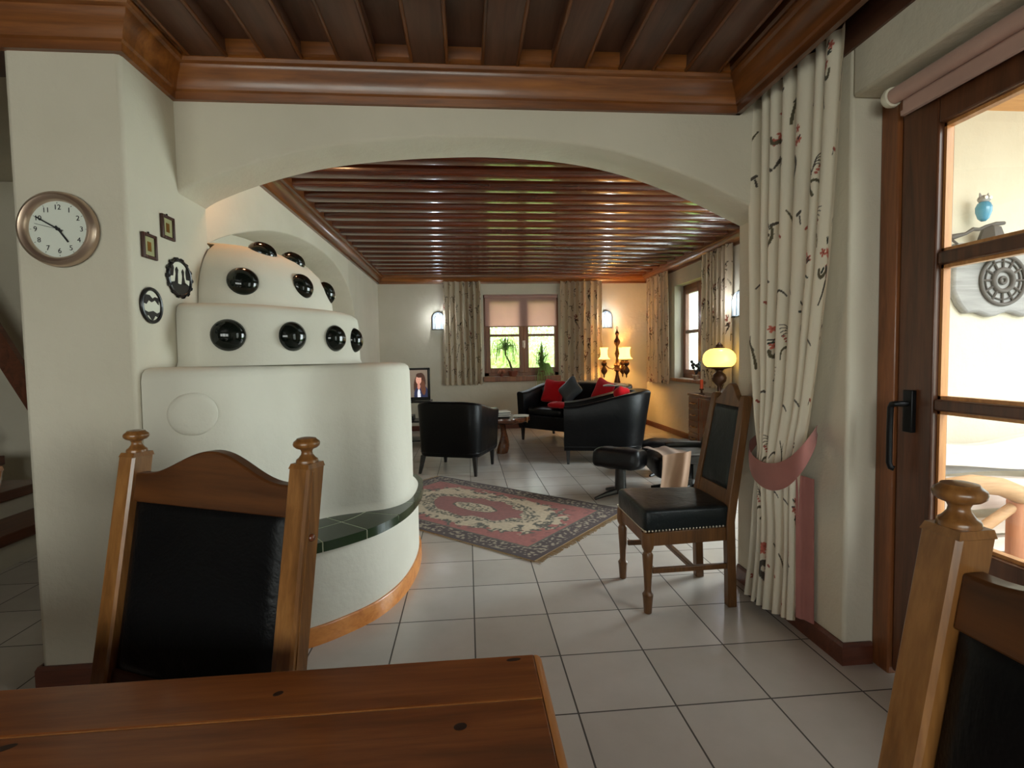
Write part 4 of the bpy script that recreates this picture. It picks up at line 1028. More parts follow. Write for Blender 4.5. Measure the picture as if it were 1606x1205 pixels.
# ------------------------------------------------------------------ leather tub chairs and sofa
def tub_shell(W, D, rcn, th, z0, arm_z, back_z, lean=0.03, flare=0.0, npt=64, channels=0, sweep_pow=1.0):
    """U-shaped shell, open to -y"""
    hw = W / 2; pts = []
    # outer path from right arm front round to left arm front
    path = [(hw + flare, -D / 2), (hw, D / 2 - rcn)]
    arc = [(hw - rcn + rcn * math.cos(t), D / 2 - rcn + rcn * math.sin(t)) for t in [PI / 2 * i / 10 for i in range(11)]]
    path = [(hw + flare - flare * i / 8, -D / 2 + (D - rcn) * i / 8) for i in range(8)] + arc
    path = path + [(-x, y) for x, y in path[::-1]]
    # resample
    P = [Vector(p) for p in path]; ln = [0]
    for a, b in zip(P, P[1:]): ln.append(ln[-1] + (b - a).length)
    tot = ln[-1]; res = []
    for i in range(npt + 1):
        s = tot * i / npt; k = 0
        while k < len(ln) - 2 and ln[k + 1] < s: k += 1
        t = (s - ln[k]) / max(1e-9, ln[k + 1] - ln[k]); res.append(P[k].lerp(P[k + 1], t))
    armlen = (D - rcn) / tot
    def ring(i):
        p = res[i]; a = res[max(i - 1, 0)]; b = res[min(i + 1, npt)]; tg = (b - a).normalized(); nin = Vector((-tg.y, tg.x))
        s = i / npt; dd = min(s, 1 - s); k = min(1, dd / (armlen * 1.45)); k = (k * k * (3 - 2 * k)) ** sweep_pow
        zt_ = arm_z + (back_z - arm_z) * k
        ch = 0
        out = []
        prof = [(0.012, z0), (0.0, z0 + 0.02), (-0.006, z0 + 0.05), (-lean * 0.5, (z0 + zt_) / 2), (-lean, zt_ - 0.03), (-lean + 0.012, zt_ - 0.008), (th * 0.45 - lean, zt_), (th - 0.014, zt_ - 0.012), (th, zt_ - 0.035), (th + 0.005, zt_ - 0.16), (th + 0.01, z0 + 0.12), (th, z0)]
        for o, z in prof:
            oo = o
            if channels and o >= th and z > z0 + 0.1: oo = o + 0.016 * abs(math.sin(PI * channels * s))
            q = p + nin * oo; out.append((q.x, q.y, z))
        return out
    return MB().rings([ring(i) for i in range(npt + 1)])
def piping(W, D, rcn, z, r=0.006):
    hw = W / 2 + 0.004
    path = [(hw, -D / 2, z)] + [(hw - rcn + rcn * math.cos(t), D / 2 - rcn + rcn * math.sin(t), z) for t in [PI / 2 * i / 10 for i in range(11)]]
    path += [(-x, y, z_) for x, y, z_ in path[::-1]]
    return MB().tube(path, r, 6)
def tub(name, label, cat, loc, rotz, W, D, arm, bck, seat_z, rcn=0.22, th=0.085, legs_h=0.19, cushions=1, channels=0, group=None, lean=0.03, splay=0.03):
    t = thing(name, label, cat, loc, rotz, group)
    tub_shell(W, D, rcn, th, legs_h, arm, bck, channels=channels, lean=lean).build('shell', M['leather'], t, smooth=45)
    piping(W, D, rcn, legs_h + 0.045).build('piping', M['leather_gloss'], t, smooth=60)
    iw = W - 2 * th - 0.02
    MB().box(-iw / 2 - 0.01, iw / 2 + 0.01, -D / 2 + 0.012, D / 2 - 0.10, legs_h, seat_z - 0.11).build('seat_base', M['leather'], t, bevel=0.01)
    cw = iw / cushions
    for i in range(cushions):
        MB().blob((-iw / 2 + cw * (i + 0.5), -0.045, seat_z - 0.055), (cw - 0.006, D - th - 0.055, 0.13), e1=0.42, e2=0.22, nu=40, nv=14).build('seat_cushion', M['leather_gloss'], t, smooth=60)
    for sx in (-1, 1):
        for sy in (-1, 1):
            x, y = sx * (W / 2 - 0.045), sy * (D / 2 - 0.045); k = splay if sy > 0 else 0.0
            a, b = 0.024, 0.014
            MB().hexa([(x + sx * k * 0.5 + i * b, y + k + j * b, 0) for i, j in ((-1, -1), (1, -1), (1, 1), (-1, 1))], [(x + i * a, y + j * a, legs_h + 0.01) for i, j in ((-1, -1), (1, -1), (1, 1), (-1, 1))]).build('leg', M['black'], t, bevel=0.003)
    return t
AG = 'black leather tub armchairs'
# chair seen from behind: rear legs at (-.56,5.58) and (-.045,5.40), right front leg (.266,5.94)
a_ = math.atan2(-0.20, 0.52)
tub('armchair', 'black leather tub armchair seen from behind, near the television', 'armchair', (-0.115, 5.83, 0), a_ + PI, 0.69, 0.68, 0.675, 0.795, 0.44, rcn=0.11, group=AG, splay=0.05)
# second: near arm front corner (1.14,5.79), faces -X slightly +Y
a2 = math.atan2(0.20, -0.98)          # facing direction
tub('armchair', 'black leather tub armchair seen from the side in front of the sofa', 'armchair', (1.615, 6.045, 0), a2 + PI / 2, 0.66, 0.92, 0.685, 0.85, 0.44, rcn=0.26, group=AG, lean=0.10, legs_h=0.165)
# sofa: diagonal in the corner
us = Vector((0.66, -0.75)).normalized(); so_rot = math.atan2(us.y, us.x)
sf = Vector((0.80, 7.74)); Wd, Dd = 1.58, 0.82
n_back = Vector((-us.y, us.x))
so_c = sf + us * (Wd / 2 - 0.03) + n_back * (Dd / 2 - 0.02)
tub('sofa', 'black leather two-seat sofa standing diagonally in the far corner', 'sofa', (so_c.x, so_c.y, 0), so_rot, Wd, Dd, 0.74, 0.86, 0.50, rcn=0.30, th=0.10, cushions=2, channels=26)
def on_sofa(x, y): q = Vector((so_c.x, so_c.y)) + us * x + n_back * y; return q
def cushion(label, x, y, z, sz, mat, tilt, yaw, spin=0.0):
    q = on_sofa(x, y); rot = RZ(so_rot + yaw) @ RX(tilt) @ RY(spin)
    def pf(p):
        rx, rz = abs(p.x) / (sz / 2), abs(p.z) / (sz / 2)
        k = 1 - 0.10 * (1 - min(1, rx)) * 1 - 0.0
        pin = 1 + 0.10 * min(rx, rz) ** 2 - 0.06 * (1 - min(1, rx)) - 0.06 * (1 - min(1, rz))
        th = max(0.12, (1 - rx ** 4) * (1 - rz ** 4)) ** 0.5
        return (p.x * pin, p.y * th, p.z * pin)
    return tag(MB().blob((0, 0, 0), (sz, 0.15, sz), rot, e1=0.30, e2=0.30, nu=40, nv=24, fn=pf).build('cushion', mat, smooth=60, loc=(q.x, q.y, z)), label, 'cushion')
cushion('red cushion leaning in the left corner of the sofa', -0.46, 0.03, 0.725, 0.36, M['red'], R(-18), R(8), 0.12)
cushion('grey satin cushion standing on its corner on the sofa', -0.06, -0.07, 0.765, 0.33, M['grey_cushion'], R(-22), R(-6), R(42))
cushion('red cushion at the right end of the sofa backrest', 0.44, 0.03, 0.75, 0.34, M['red'], R(-16), R(-14), 0.3)
def lump(name, cat, label, x, y, z, sx, sy, sz, mat, seed, yaw=0.0):
    q = on_sofa(x, y)
    def fn(p):
        w = noise.noise(Vector((p.x * 9, p.y * 9, seed))) * 0.3 + noise.noise(Vector((p.x * 24, p.y * 24, seed + 3))) * 0.15
        return (p.x, p.y, p.z * (1 + 1.5 * w) if p.z > 0 else p.z)
    return tag(MB().blob((0, 0, 0), (sx, sy, sz), RZ(so_rot + yaw), e1=0.6, e2=0.55, nu=48, nv=20, fn=fn).build(name, mat, smooth=60, loc=(q.x, q.y, z)), label, cat)
lump('blanket', 'blanket', 'crumpled red blanket lying on the sofa seat', 0.02, -0.305, 0.562, 0.56, 0.22, 0.085, M['red'], 2.2)
q = on_sofa(0.72, -0.10)
t = thing('magazine', 'open pale magazine lying on the right sofa arm', 'magazine', (q.x, q.y, 0.845), so_rot + 0.6)
MB().grid(12, 4, lambda u, v: ((u - 0.5) * 0.30, (v - 0.5) * 0.21, 0.012 + 0.02 * abs(math.sin(PI * u * 2)) * 0.6)).build('pages', M['paper'], t)
MB().box(-0.155, 0.155, -0.11, 0.11, 0.004, 0.009).build('cover', M['cover'], t, smooth=0)
q2 = Vector((1.93, 6.13))
tag(MB().blob((0, 0, 0), (0.20, 0.16, 0.16), RZ(0.5), e1=0.8, e2=0.7, nu=36, nv=18, fn=lambda p: (p.x, p.y, p.z * (1 + 0.5 * noise.noise(Vector((p.x * 14, p.y * 14, 1))))))
    .build('cloth', M['red'], smooth=60, loc=(1.87, 6.09, 0.80)), 'crumpled red cloth on the back of the side-facing armchair', 'cloth')

# ------------------------------------------------------------------ coffee table of a rough slab
t = thing('coffee_table', 'rustic live-edge wood coffee table between the armchair and the sofa', 'table', (0.28, 6.78, 0), R(-8))
pts = []
for i in range(60):
    a = 2 * PI * i / 60; w = 1 + 0.06 * math.sin(5 * a + 1) + 0.035 * math.sin(11 * a) + 0.02 * math.sin(17 * a + 2)
    pts.append((0.50 * w * math.copysign(abs(math.cos(a)) ** 0.7, math.cos(a)), 0.29 * w * math.copysign(abs(math.sin(a)) ** 0.7, math.sin(a))))
rs = [[(x * 0.93, y * 0.93, 0.405) for x, y in pts], [(x * 0.99, y * 0.99, 0.425) for x, y in pts], [(x, y, 0.455) for x, y in pts], [(x * 0.985, y * 0.985, 0.475) for x, y in pts]]
top = MB().rings(rs).build('tabletop', M['slab'], t, smooth=50)
MB().lathe([(0.001, 0), (0.042, 0.001), (0.046, 0.010), (0.03, 0.012)], (0.495, -0.04, 0.44), 14, RY(PI / 2)).build('sawn_branch', M['slab_cut'], top)
for sx in (-1, 1):
    rs = []
    for i in range(9):
        v = i / 8; z = 0.41 * v; wx = 0.060 + 0.022 * math.sin(5 * v + sx); wy = 0.12 + 0.025 * math.cos(4 * v)
        rs.append([(sx * 0.16 + 0.03 * math.sin(3.3 * v) + wx * math.cos(k * PI / 6) * (1 + 0.1 * math.sin(3 * k)), wy * math.sin(k * PI / 6), z) for k in range(12)])
    MB().rings(rs).build('leg', M['slab'], t, smooth=50)
t = thing('newspaper_stack', 'stack of newspapers and magazines on the coffee table beside the armchair', 'newspapers', (0.39, 6.73, 0.477), R(6))
for i in range(6):
    MB().box(-0.15, 0.15, -0.105, 0.105, i * 0.013, i * 0.013 + 0.011).build('newspaper', M['paper'] if i % 2 else M['print'], t, bevel=0.003, M=Matrix.Rotation(R(random.uniform(-7, 7)), 4, 'Z'))
tag(MB().box(-0.10, 0.10, -0.075, 0.075, 0, 0.012).grid(6, 2, lambda u, v: ((u - .5) * .2, (v - .5) * .15, 0.013 + 0.006 * math.sin(PI * u))).build('magazine', M['paper'], loc=(0.69, 6.66, 0.486), rotz=R(-10), smooth=30), 'loose pale magazine at the right end of the coffee table', 'magazine')
tag(MB().box(-0.085, 0.085, -0.022, 0.022, 0, 0.018).build('remote_control', M['blackmetal'], loc=(0.44, 6.565, 0.477), rotz=R(10), bevel=0.005), 'black remote control lying on the coffee table', 'remote control')

# ------------------------------------------------------------------ television on a stand
t = thing('television', 'flat television with black frame behind the stove, showing a woman', 'television', (-0.98, 7.62, 0.655), 0)
w2, h0, h1 = 0.425, 0.02, 0.475
MB().box(-w2, w2, -0.03, 0.03, h0 - 0.02, h0 + 0.025).box(-w2, w2, -0.03, 0.03, h1 - 0.03, h1).box(-w2, -w2 + 0.035, -0.03, 0.03, h0, h1).box(w2 - 0.035, w2, -0.03, 0.03, h0, h1).box(-w2, w2, -0.005, 0.04, h0, h1).build('bezel', M['black'], t, bevel=0.004)
nu, nv = 160, 90; sw = w2 - 0.035
m = MB().grid(nu, nv, lambda u, v: (-sw + 2 * sw * u, -0.012, h0 + 0.025 + (h1 - 0.03 - h0 - 0.025) * v))
uu, vv = np.meshgrid(np.arange(nu + 1) / nu, np.arange(nv + 1) / nv); X_ = (-sw + 2 * sw * uu).ravel(); Z_ = (vv * 0.40).ravel()
C = np.tile(np.array(srgb(120, 106, 92)[:3]), (X_.size, 1)); C *= (0.8 + 0.5 * Z_[:, None])
def ell(cx, cz, ax, az, col, rot=0.0):
    dx, dz = X_ - cx, Z_ - cz; a = dx * math.cos(rot) + dz * math.sin(rot); b = -dx * math.sin(rot) + dz * math.cos(rot)
    C[(a / ax) ** 2 + (b / az) ** 2 < 1] = col
ell(0.275, 0.19, 0.085, 0.17, srgb(66, 40, 30)[:3], -0.15); ell(0.30, 0.02, 0.11, 0.16, srgb(40, 44, 70)[:3]); ell(0.325, 0.14, 0.035, 0.11, srgb(92, 56, 40)[:3], 0.1)
ell(0.262, 0.02, 0.022, 0.10, srgb(224, 224, 234)[:3]); ell(0.262, 0.255, 0.040, 0.066, srgb(208, 150, 130)[:3], -0.05); ell(0.262, 0.16, 0.022, 0.05, srgb(190, 130, 112)[:3])
ell(0.275, 0.320, 0.050, 0.035, srgb(60, 36, 28)[:3]); ell(0.249, 0.262, 0.006, 0.004, srgb(50, 30, 26)[:3]); ell(0.272, 0.262, 0.006, 0.004, srgb(50, 30, 26)[:3]); ell(0.258, 0.222, 0.011, 0.004, srgb(150, 70, 70)[:3])
sm, nt, bs = new_mat('tv_picture'); at = node(nt, 'ShaderNodeAttribute', attribute_name='Col'); nt.links.new(at.outputs['Color'], bs.inputs['Base Color']); nt.links.new(at.outputs['Color'], bs.inputs['Emission Color']); bs.inputs['Emission Strength'].default_value = 0.9; bs.inputs['Roughness'].default_value = 0.3
m.build('screen', sm, t, smooth=60, colors=C)
MB().box(-0.18, 0.18, -0.09, 0.09, -0.0, 0.01).box(-0.03, 0.03, -0.01, 0.02, 0.0, 0.03).build('foot', M['black'], t, smooth=0)
t = thing('tv_stand', 'television stand with silver posts and dark glass shelves', 'stand', (-1.0, 7.66, 0))
for z in (0.06, 0.34, 0.625):
    MB().box(-0.46, 0.46, -0.20, 0.20, z, z + 0.022).build('shelf', M['black'], t, bevel=0.004)
for sx in (-1, 1):
    for sy in (-1, 1): MB().lathe([(0.02, 0), (0.02, 0.64)], (sx * 0.43, sy * 0.17, 0), 14).build('post', M['steel'], t)
MB().box(-0.2, 0.2, -0.15, 0.15, 0.362, 0.43).build('receiver', M['blackmetal'], t, bevel=0.004)

# ------------------------------------------------------------------ recliner, footstools, throw
def stool(label, loc, rotz, W, D, top, tilt, grp='black leather footstools on star bases'):
    t = thing('footstool', label, 'footstool', loc, rotz, grp)
    MB().blob((0, 0, top - 0.07), (W, D, 0.19), RX(tilt), e1=0.5, e2=0.3, nu=44, nv=18, fn=lambda p: (p.x, p.y, p.z + 0.006 * math.sin(p.x * 38))).build('cushion', M['leather_gloss'], t, smooth=60)
    MB().lathe([(0.055, 0.05), (0.05, 0.10), (0.045, top - 0.13)], n=18).build('column', M['black'], t)
    for k in range(4):
        a = R(45) + k * PI / 2; m_ = MB(); m_.tube([(0.02 * math.cos(a), 0.02 * math.sin(a), 0.065), (0.14 * math.cos(a), 0.14 * math.sin(a), 0.045), (0.25 * math.cos(a), 0.25 * math.sin(a), 0.018)], [0.028, 0.022, 0.014], 8)
        m_.build('foot', M['black'], t)
    return t
stool('black leather footstool on a star base, nearest to the rug', (1.325, 4.37, 0), R(-32), 0.42, 0.40, 0.425, R(-9))
stool('black leather footstool further back beside the sideboard', (2.07, 5.16, 0), R(-20), 0.52, 0.40, 0.345, R(0))
rc_ = thing('recliner', 'low black leather recliner mostly hidden behind the side chair', 'armchair', (2.00, 4.47, 0), R(-98))
MB().blob((0, -0.06, 0.27), (0.60, 0.60, 0.22), e1=0.45, e2=0.3, nu=44, nv=16).build('seat', M['leather_gloss'], rc_, smooth=60)
MB().blob((0, 0.33, 0.62), (0.58, 0.17, 0.66), RX(R(-20)), e1=0.35, e2=0.4, nu=44, nv=18).build('backrest', M['leather_gloss'], rc_, smooth=60)
for s in (-1, 1): MB().blob((s * 0.34, 0.06, 0.37), (0.09, 0.40, 0.08), e1=0.5, e2=0.4, nu=24, nv=12).bar((s * 0.34, -0.05, 0.20), (s * 0.34, -0.05, 0.36), 0.04, 0.04).build('arm', M['black'], rc_, smooth=60)
MB().lathe([(0.05, 0.05), (0.05, 0.22)], n=18).build('column', M['black'], rc_)
for k in range(5):
    a = 0.6 + k * 2 * PI / 5; MB().tube([(0, 0, 0.06), (0.2 * math.cos(a), 0.2 * math.sin(a), 0.04), (0.34 * math.cos(a), 0.34 * math.sin(a), 0.018)], [0.03, 0.024, 0.014], 8).build('foot', M['black'], rc_)
def thr(u, v):     # throw hanging over the near arm : u across, v along drop
    w = 0.27 * (u - 0.5); s = v
    if s < 0.5: y = 4.40 - (4.40 - 4.055) * (s / 0.5); z = 0.435 + 0.010 * math.sin(u * 11 + 5 * s) - 0.02 * max(0, s - 0.35)
    else:
        k = (s - 0.5) / 0.5; y = 4.045 - 0.02 * math.sin(k * 2); z = 0.43 - 0.36 * k + 0.03 * u
    fold = math.sin(u * 8 + 1.8 * math.sin(2.6 * v)) + 0.35 * math.sin(u * 17 + 3 * v)
    y -= 0.020 * fold * min(1, v * 1.3); return (1.675 + w * (1 - 0.12 * v) + 0.03 * math.sin(4 * v), y, z)
tag(MB().grid(40, 40, thr).build('throw', M['throw'], smooth=60), 'beige knitted throw draped over the recliner', 'blanket')

# ------------------------------------------------------------------ sideboard, lamp, candle
t = thing('sideboard', 'dark wooden chest of drawers below the right-wall window', 'cabinet', (2.93, 5.55, 0))
MB().box(0.015, 0.27, 0.01, 1.05, 0.06, 0.715).build('body', M['mahog'], t, bevel=0.004)
MB().box(0.0, 0.275, -0.005, 1.065, 0.715, 0.745).build('top', M['mahog'], t, bevel=0.006)
for j in range(4):
    dr = MB().box(0.002, 0.02, 0.74, 1.03, 0.09 + j * 0.155, 0.09 + j * 0.155 + 0.14).build('drawer', M['mahog'], t, bevel=0.004)
    MB().tube([(0.002, 0.82, 0.16 + j * 0.155), (-0.022, 0.84, 0.155 + j * 0.155), (-0.022, 0.93, 0.155 + j * 0.155), (0.002, 0.95, 0.16 + j * 0.155)], 0.007, 8).build('handle', M['brass'], dr)
for y0_, y1_ in ((0.03, 0.37), (0.385, 0.725)):
    do = MB().box(0.004, 0.02, y0_, y1_, 0.09, 0.70).build('door', M['mahog'], t, bevel=0.004)
    MB().blob((-0.006, y1_ - 0.04 if y0_ < 0.2 else y0_ + 0.04, 0.42), (0.022, 0.022, 0.022), nu=12, nv=8, e1=1, e2=1).build('knob', M['brass'], do)
for sx in (0.03, 0.24):
    for sy in (0.04, 1.02): MB().lathe([(0.018, 0), (0.025, 0.03), (0.02, 0.065)], (sx, sy, 0), 12).build('leg', M['mahog'], t)
lp = thing('table_lamp', 'lit yellow glass table lamp with dark base on the sideboard', 'lamp', (2.985, 5.85, 0.745))
MB().lathe([(0.085, 0.0), (0.085, 0.012), (0.05, 0.03), (0.022, 0.06), (0.022, 0.13), (0.04, 0.15), (0.078, 0.19), (0.085, 0.23), (0.070, 0.27), (0.040, 0.295), (0.040, 0.32)], n=32).build('base', M['bronze'], lp, smooth=60)
MB().lathe([(0.045, 0.318), (0.055, 0.330), (0.095, 0.342), (0.150, 0.352), (0.152, 0.362), (0.14, 0.362)], n=36).build('gallery', M['bronze'], lp, smooth=60)
sh = MB(); pr = [(0.135, 0.362), (0.165, 0.385), (0.184, 0.42), (0.188, 0.46), (0.178, 0.505), (0.150, 0.545), (0.105, 0.572), (0.055, 0.582)]
sh.grid(40, len(pr) - 1, lambda u, v: (pr[round(v * (len(pr) - 1))][0] * math.cos(2 * PI * u), pr[round(v * (len(pr) - 1))][0] * math.sin(2 * PI * u), pr[round(v * (len(pr) - 1))][1]), closed=True)
sh.build('lamp_shade', M['shade_lamp'], lp, smooth=60)
MB().lathe([(0.060, 0.578), (0.062, 0.592), (0.040, 0.60), (0.040, 0.62), (0.025, 0.63), (0.012, 0.65), (0.001, 0.655)], n=20).build('cap', M['bronze'], lp, smooth=60)
cd = thing('candlestick', 'short orange-red candle in a dark holder on the sideboard', 'candle', (2.985, 6.31, 0.745))
MB().lathe([(0.04, 0), (0.04, 0.008), (0.014, 0.02), (0.012, 0.05), (0.03, 0.06), (0.026, 0.075)], n=18).build('holder', M['bronze'], cd)
MB().lathe([(0.021, 0.072), (0.021, 0.185), (0.015, 0.19)], n=16).build('wax', M['candle'], cd)

# ------------------------------------------------------------------ candelabra floor lamp
fl = thing('floor_lamp', 'ornate dark floor lamp with lit candle-style glass shades behind the sofa', 'lamp', (2.60, 8.72, 0))
prof = [(0.17, 0.0), (0.17, 0.02), (0.09, 0.045), (0.03, 0.09), (0.022, 0.3), (0.024, 0.6), (0.045, 0.74), (0.055, 0.80), (0.026, 0.93), (0.022, 0.98), (0.055, 1.01), (0.04, 1.05), (0.06, 1.10), (0.03, 1.15), (0.02, 1.22), (0.042, 1.30), (0.022, 1.36),
        (0.018, 1.42), (0.05, 1.48), (0.052, 1.52), (0.022, 1.57), (0.018, 1.61), (0.036, 1.65), (0.014, 1.69), (0.006, 1.72)]
MB().lathe(prof, n=24).build('pole', M['bronze'], fl, smooth=50)
MB().tube([(0.016 * math.cos(a), 0, 1.745 + 0.022 * math.sin(a)) for a in [2 * PI * i / 16 - PI / 2 for i in range(17)]], 0.004, 6).build('top_ring', M['bronze'], fl)
for k, ang in enumerate((R(182), R(-62), R(48))):
    u = Vector((math.cos(ang), math.sin(ang), 0)); Rr = 0.235 if k == 0 else 0.22
    arm = MB().tube([u * 0.02 + Vector((0, 0, 1.08)), u * 0.08 + Vector((0, 0, 1.03)), u * 0.15 + Vector((0, 0, 1.05)), u * Rr + Vector((0, 0, 1.13))], 0.010, 8)
    arm.build('arm', M['bronze'], fl)
    p = u * Rr
    MB().lathe([(0.004, 0.86), (0.014, 0.89), (0.012, 0.91), (0.05, 0.96), (0.056, 0.99), (0.036, 1.03), (0.02, 1.06), (0.046, 1.09), (0.05, 1.12), (0.025, 1.15), (0.045, 1.165)], (p.x, p.y, 0.02), 20).build('candle_cup', M['bronze'], fl, smooth=50)
    prs = [(0.105, 1.19), (0.085, 1.205), (0.066, 1.23), (0.058, 1.27), (0.058, 1.34), (0.072, 1.39)]
    MB().grid(24, 5, lambda a, b: (p.x + prs[round(b * 5)][0] * math.cos(2 * PI * a), p.y + prs[round(b * 5)][0] * math.sin(2 * PI * a), prs[round(b * 5)][1] + 0.015), closed=True).build('lamp_shade', M['shade_lit'], fl, smooth=60)

# ------------------------------------------------------------------ wall sconces
def sconce(label, loc, rotz):
    t = thing('wall_sconce', label, 'wall lamp', loc, rotz, 'arched glass wall sconces')
    w, h0, hs = 0.105, -0.14, 0.06
    arch = [(-w, h0)] + [(w * math.cos(a), hs + w * math.sin(a)) for a in [PI - PI * i / 14 for i in range(15)]] + [(w, h0)]
    MB().prism([(x, -0.012, z) for x, z in arch], (0, 0.012, 0)).build('backplate', M['pewter'], t, smooth=0)
    def g(u, v):
        a = PI * u; z = h0 + (hs + w - h0) * v; ww = w * 0.93 * (1 if z < hs else math.sqrt(max(0, 1 - ((z - hs) / w) ** 2)))
        return (-ww * math.cos(a), -0.012 - 0.075 * math.sin(a) * (1 if z < hs else max(0.05, ww / w)), z)
    MB().grid(16, 16, g).build('glass_shade', M['sconce'], t, smooth=60)
    m = MB().tube([(x, -0.016, z) for x, z in arch], 0.006, 6)
    m.tube([(-w, -0.016, h0), (-w * 0.7, -0.07, h0), (0, -0.095, h0), (w * 0.7, -0.07, h0), (w, -0.016, h0)], 0.009, 6)
    for s in (-0.5, 0.0, 0.5): m.tube([(w * s, -0.095 + 0.03 * abs(s), h0), (w * s, -0.095 + 0.03 * abs(s), hs), (w * s * 0.6, -0.06, hs + 0.07), (0, -0.016, hs + w)], 0.004, 6)
    m.build('wire_frame', M['pewter'], t)
sconce('lit arched glass wall sconce left of the back window curtain', (-0.49, YF - 0.001, 1.91), 0)
sconce('lit arched glass wall sconce above the floor lamp on the back wall', (2.50, YF - 0.001, 1.905), 0)
sconce('lit arched glass wall sconce on the right wall beside the large curtain', (XFR - 0.001, 5.86, 1.84), -PI / 2)

# ------------------------------------------------------------------ plants on the sills
def pot(t, r, h, mat):
    MB().lathe([(r * 0.7, 0), (r * 0.95, h * 0.8), (r * 1.05, h * 0.8), (r * 1.05, h), (r * 0.92, h), (r * 0.9, h * 0.85)], n=24).build('pot', mat, t, smooth=40)
    MB().lathe([(r * 0.9, h * 0.8), (r * 0.9, h * 0.88)], n=20).build('soil', M['soil'], t)
zs = WZ0 - 0.003
p1 = thing('ponytail_palm', 'potted palm with leaning trunk and drooping green leaves on the back window sill', 'plant', (0.80, YF - 0.07, zs))
pot(p1, 0.085, 0.10, M['terracotta'])
MB().tube([(0, 0, 0.08), (-0.02, 0, 0.12), (-0.06, 0, 0.25), (-0.12, 0, 0.36), (-0.13, 0, 0.44)], [0.026, 0.02, 0.016, 0.014, 0.014], 8).build('trunk', M['bark'], p1)
m = MB()
def ribbon(mb, pts, w):
    P = [Vector(p) for p in pts]; vs = []; fs = []
    for i, p in enumerate(P):
        d = (P[min(i + 1, len(P) - 1)] - P[max(i - 1, 0)]).normalized(); a = d.cross(Vector((0, 1, 0.2)))
        a = a.normalized() if a.length > 1e-4 else Vector((1, 0, 0)); k = w * (1 - i / len(P)) + 0.001
        vs += [p - a * k, p + a * k]
    for i in range(len(P) - 1): fs.append((2 * i, 2 * i + 1, 2 * i + 3, 2 * i + 2))
    mb.add(vs, fs)
for i in range(60):
    a = random.uniform(0, 2 * PI); L_ = random.uniform(0.14, 0.28); up_ = random.uniform(0.02, 0.22); dx, dy = math.cos(a) * L_, math.sin(a) * min(L_, 0.09) * 0.6 - 0.01
    b0 = Vector((-0.13, -0.005, 0.44 + random.uniform(0, 0.06)))
    ribbon(m, [b0, b0 + Vector((dx * 0.35, dy * 0.35, up_)), b0 + Vector((dx * 0.8, dy * 0.8, up_ * 0.8)), b0 + Vector((dx, dy, -random.uniform(0.05, 0.26)))], 0.006)
m.build('leaves', M['leaf'], p1, smooth=60)
p2 = thing('trailing_cactus', 'bushy hanging plant with thin green stems on the right of the back window sill', 'plant', (1.30, YF - 0.07, zs))
pot(p2, 0.07, 0.09, M['terracotta'])
m = MB()
for i in range(90):
    a = random.uniform(0, 2 * PI); r_ = random.uniform(0.02, 0.20); up_ = random.uniform(0.16, 0.62) * (1 - 0.45 * r_ / 0.2); e = random.choice((0.12, -0.02, -0.12)); dx = math.cos(a) * r_; dy = -abs(math.sin(a)) * min(r_, 0.08)
    m.tube([(0, 0, 0.08), (dx * 0.3, dy * 0.3, 0.08 + up_ * 0.8), (dx * 0.7, dy * 0.7, 0.08 + up_), (dx, dy - 0.02, max(0.08 + up_ * 0.7 + e * 1.2, 0.02))], [0.004, 0.004, 0.0035, 0.002], 4)
for i in range(22):
    dx = random.uniform(-0.12, 0.14); m.tube([(0, 0, 0.09), (dx * 0.6, -0.05, 0.12), (dx, -0.085, 0.02), (dx * 1.05, -0.095, -random.uniform(0.10, 0.32))], [0.004, 0.0035, 0.003, 0.002], 4)
for i in range(40):
    dx = random.uniform(0.0, 0.2); ribbon(m, [(0.03, -0.01, 0.10), (0.03 + dx * 0.5, -0.03, 0.22), (0.03 + dx, -0.05, random.uniform(-0.02, 0.14))], 0.008)
m.build('stems', M['leaf'], p2, smooth=60)
p3 = thing('spider_plant', 'small reddish spider plant in a pot left of the palm on the sill', 'plant', (0.60, YF - 0.07, zs))
pot(p3, 0.035, 0.04, M['terracotta'])
m = MB()
for i in range(26):
    a = random.uniform(0, 2 * PI); L_ = random.uniform(0.05, 0.12)
    ribbon(m, [(0, 0, 0.035), (math.cos(a) * L_ * 0.5, math.sin(a) * L_ * 0.3 - 0.01, 0.12), (math.cos(a) * L_, math.sin(a) * L_ * 0.4 - 0.01, 0.05)], 0.006)
m.build('leaves', M['leaf_red'], p3, smooth=60)
p4 = thing('orchid_pot', 'small dark potted plant on the sill of the right-wall window', 'plant', (XFR + 0.0, 7.05, RZ0 - 0.001))
pot(p4, 0.045, 0.07, M['steel'])
m = MB()
for i in range(16):
    a = random.uniform(0, 2 * PI); h_ = random.uniform(0.14, 0.26); x, y = 0.05 * math.cos(a), 0.07 * math.sin(a)
    m.tube([(0, 0, 0.06), (x * 0.5, y * 0.5, h_ * 0.7), (x, y, h_)], 0.003, 4).blob((x, y, h_), (0.05, 0.05, 0.05), nu=8, nv=6, e1=1, e2=1)
m.build('blooms', M['grey_cushion'], p4, smooth=60)

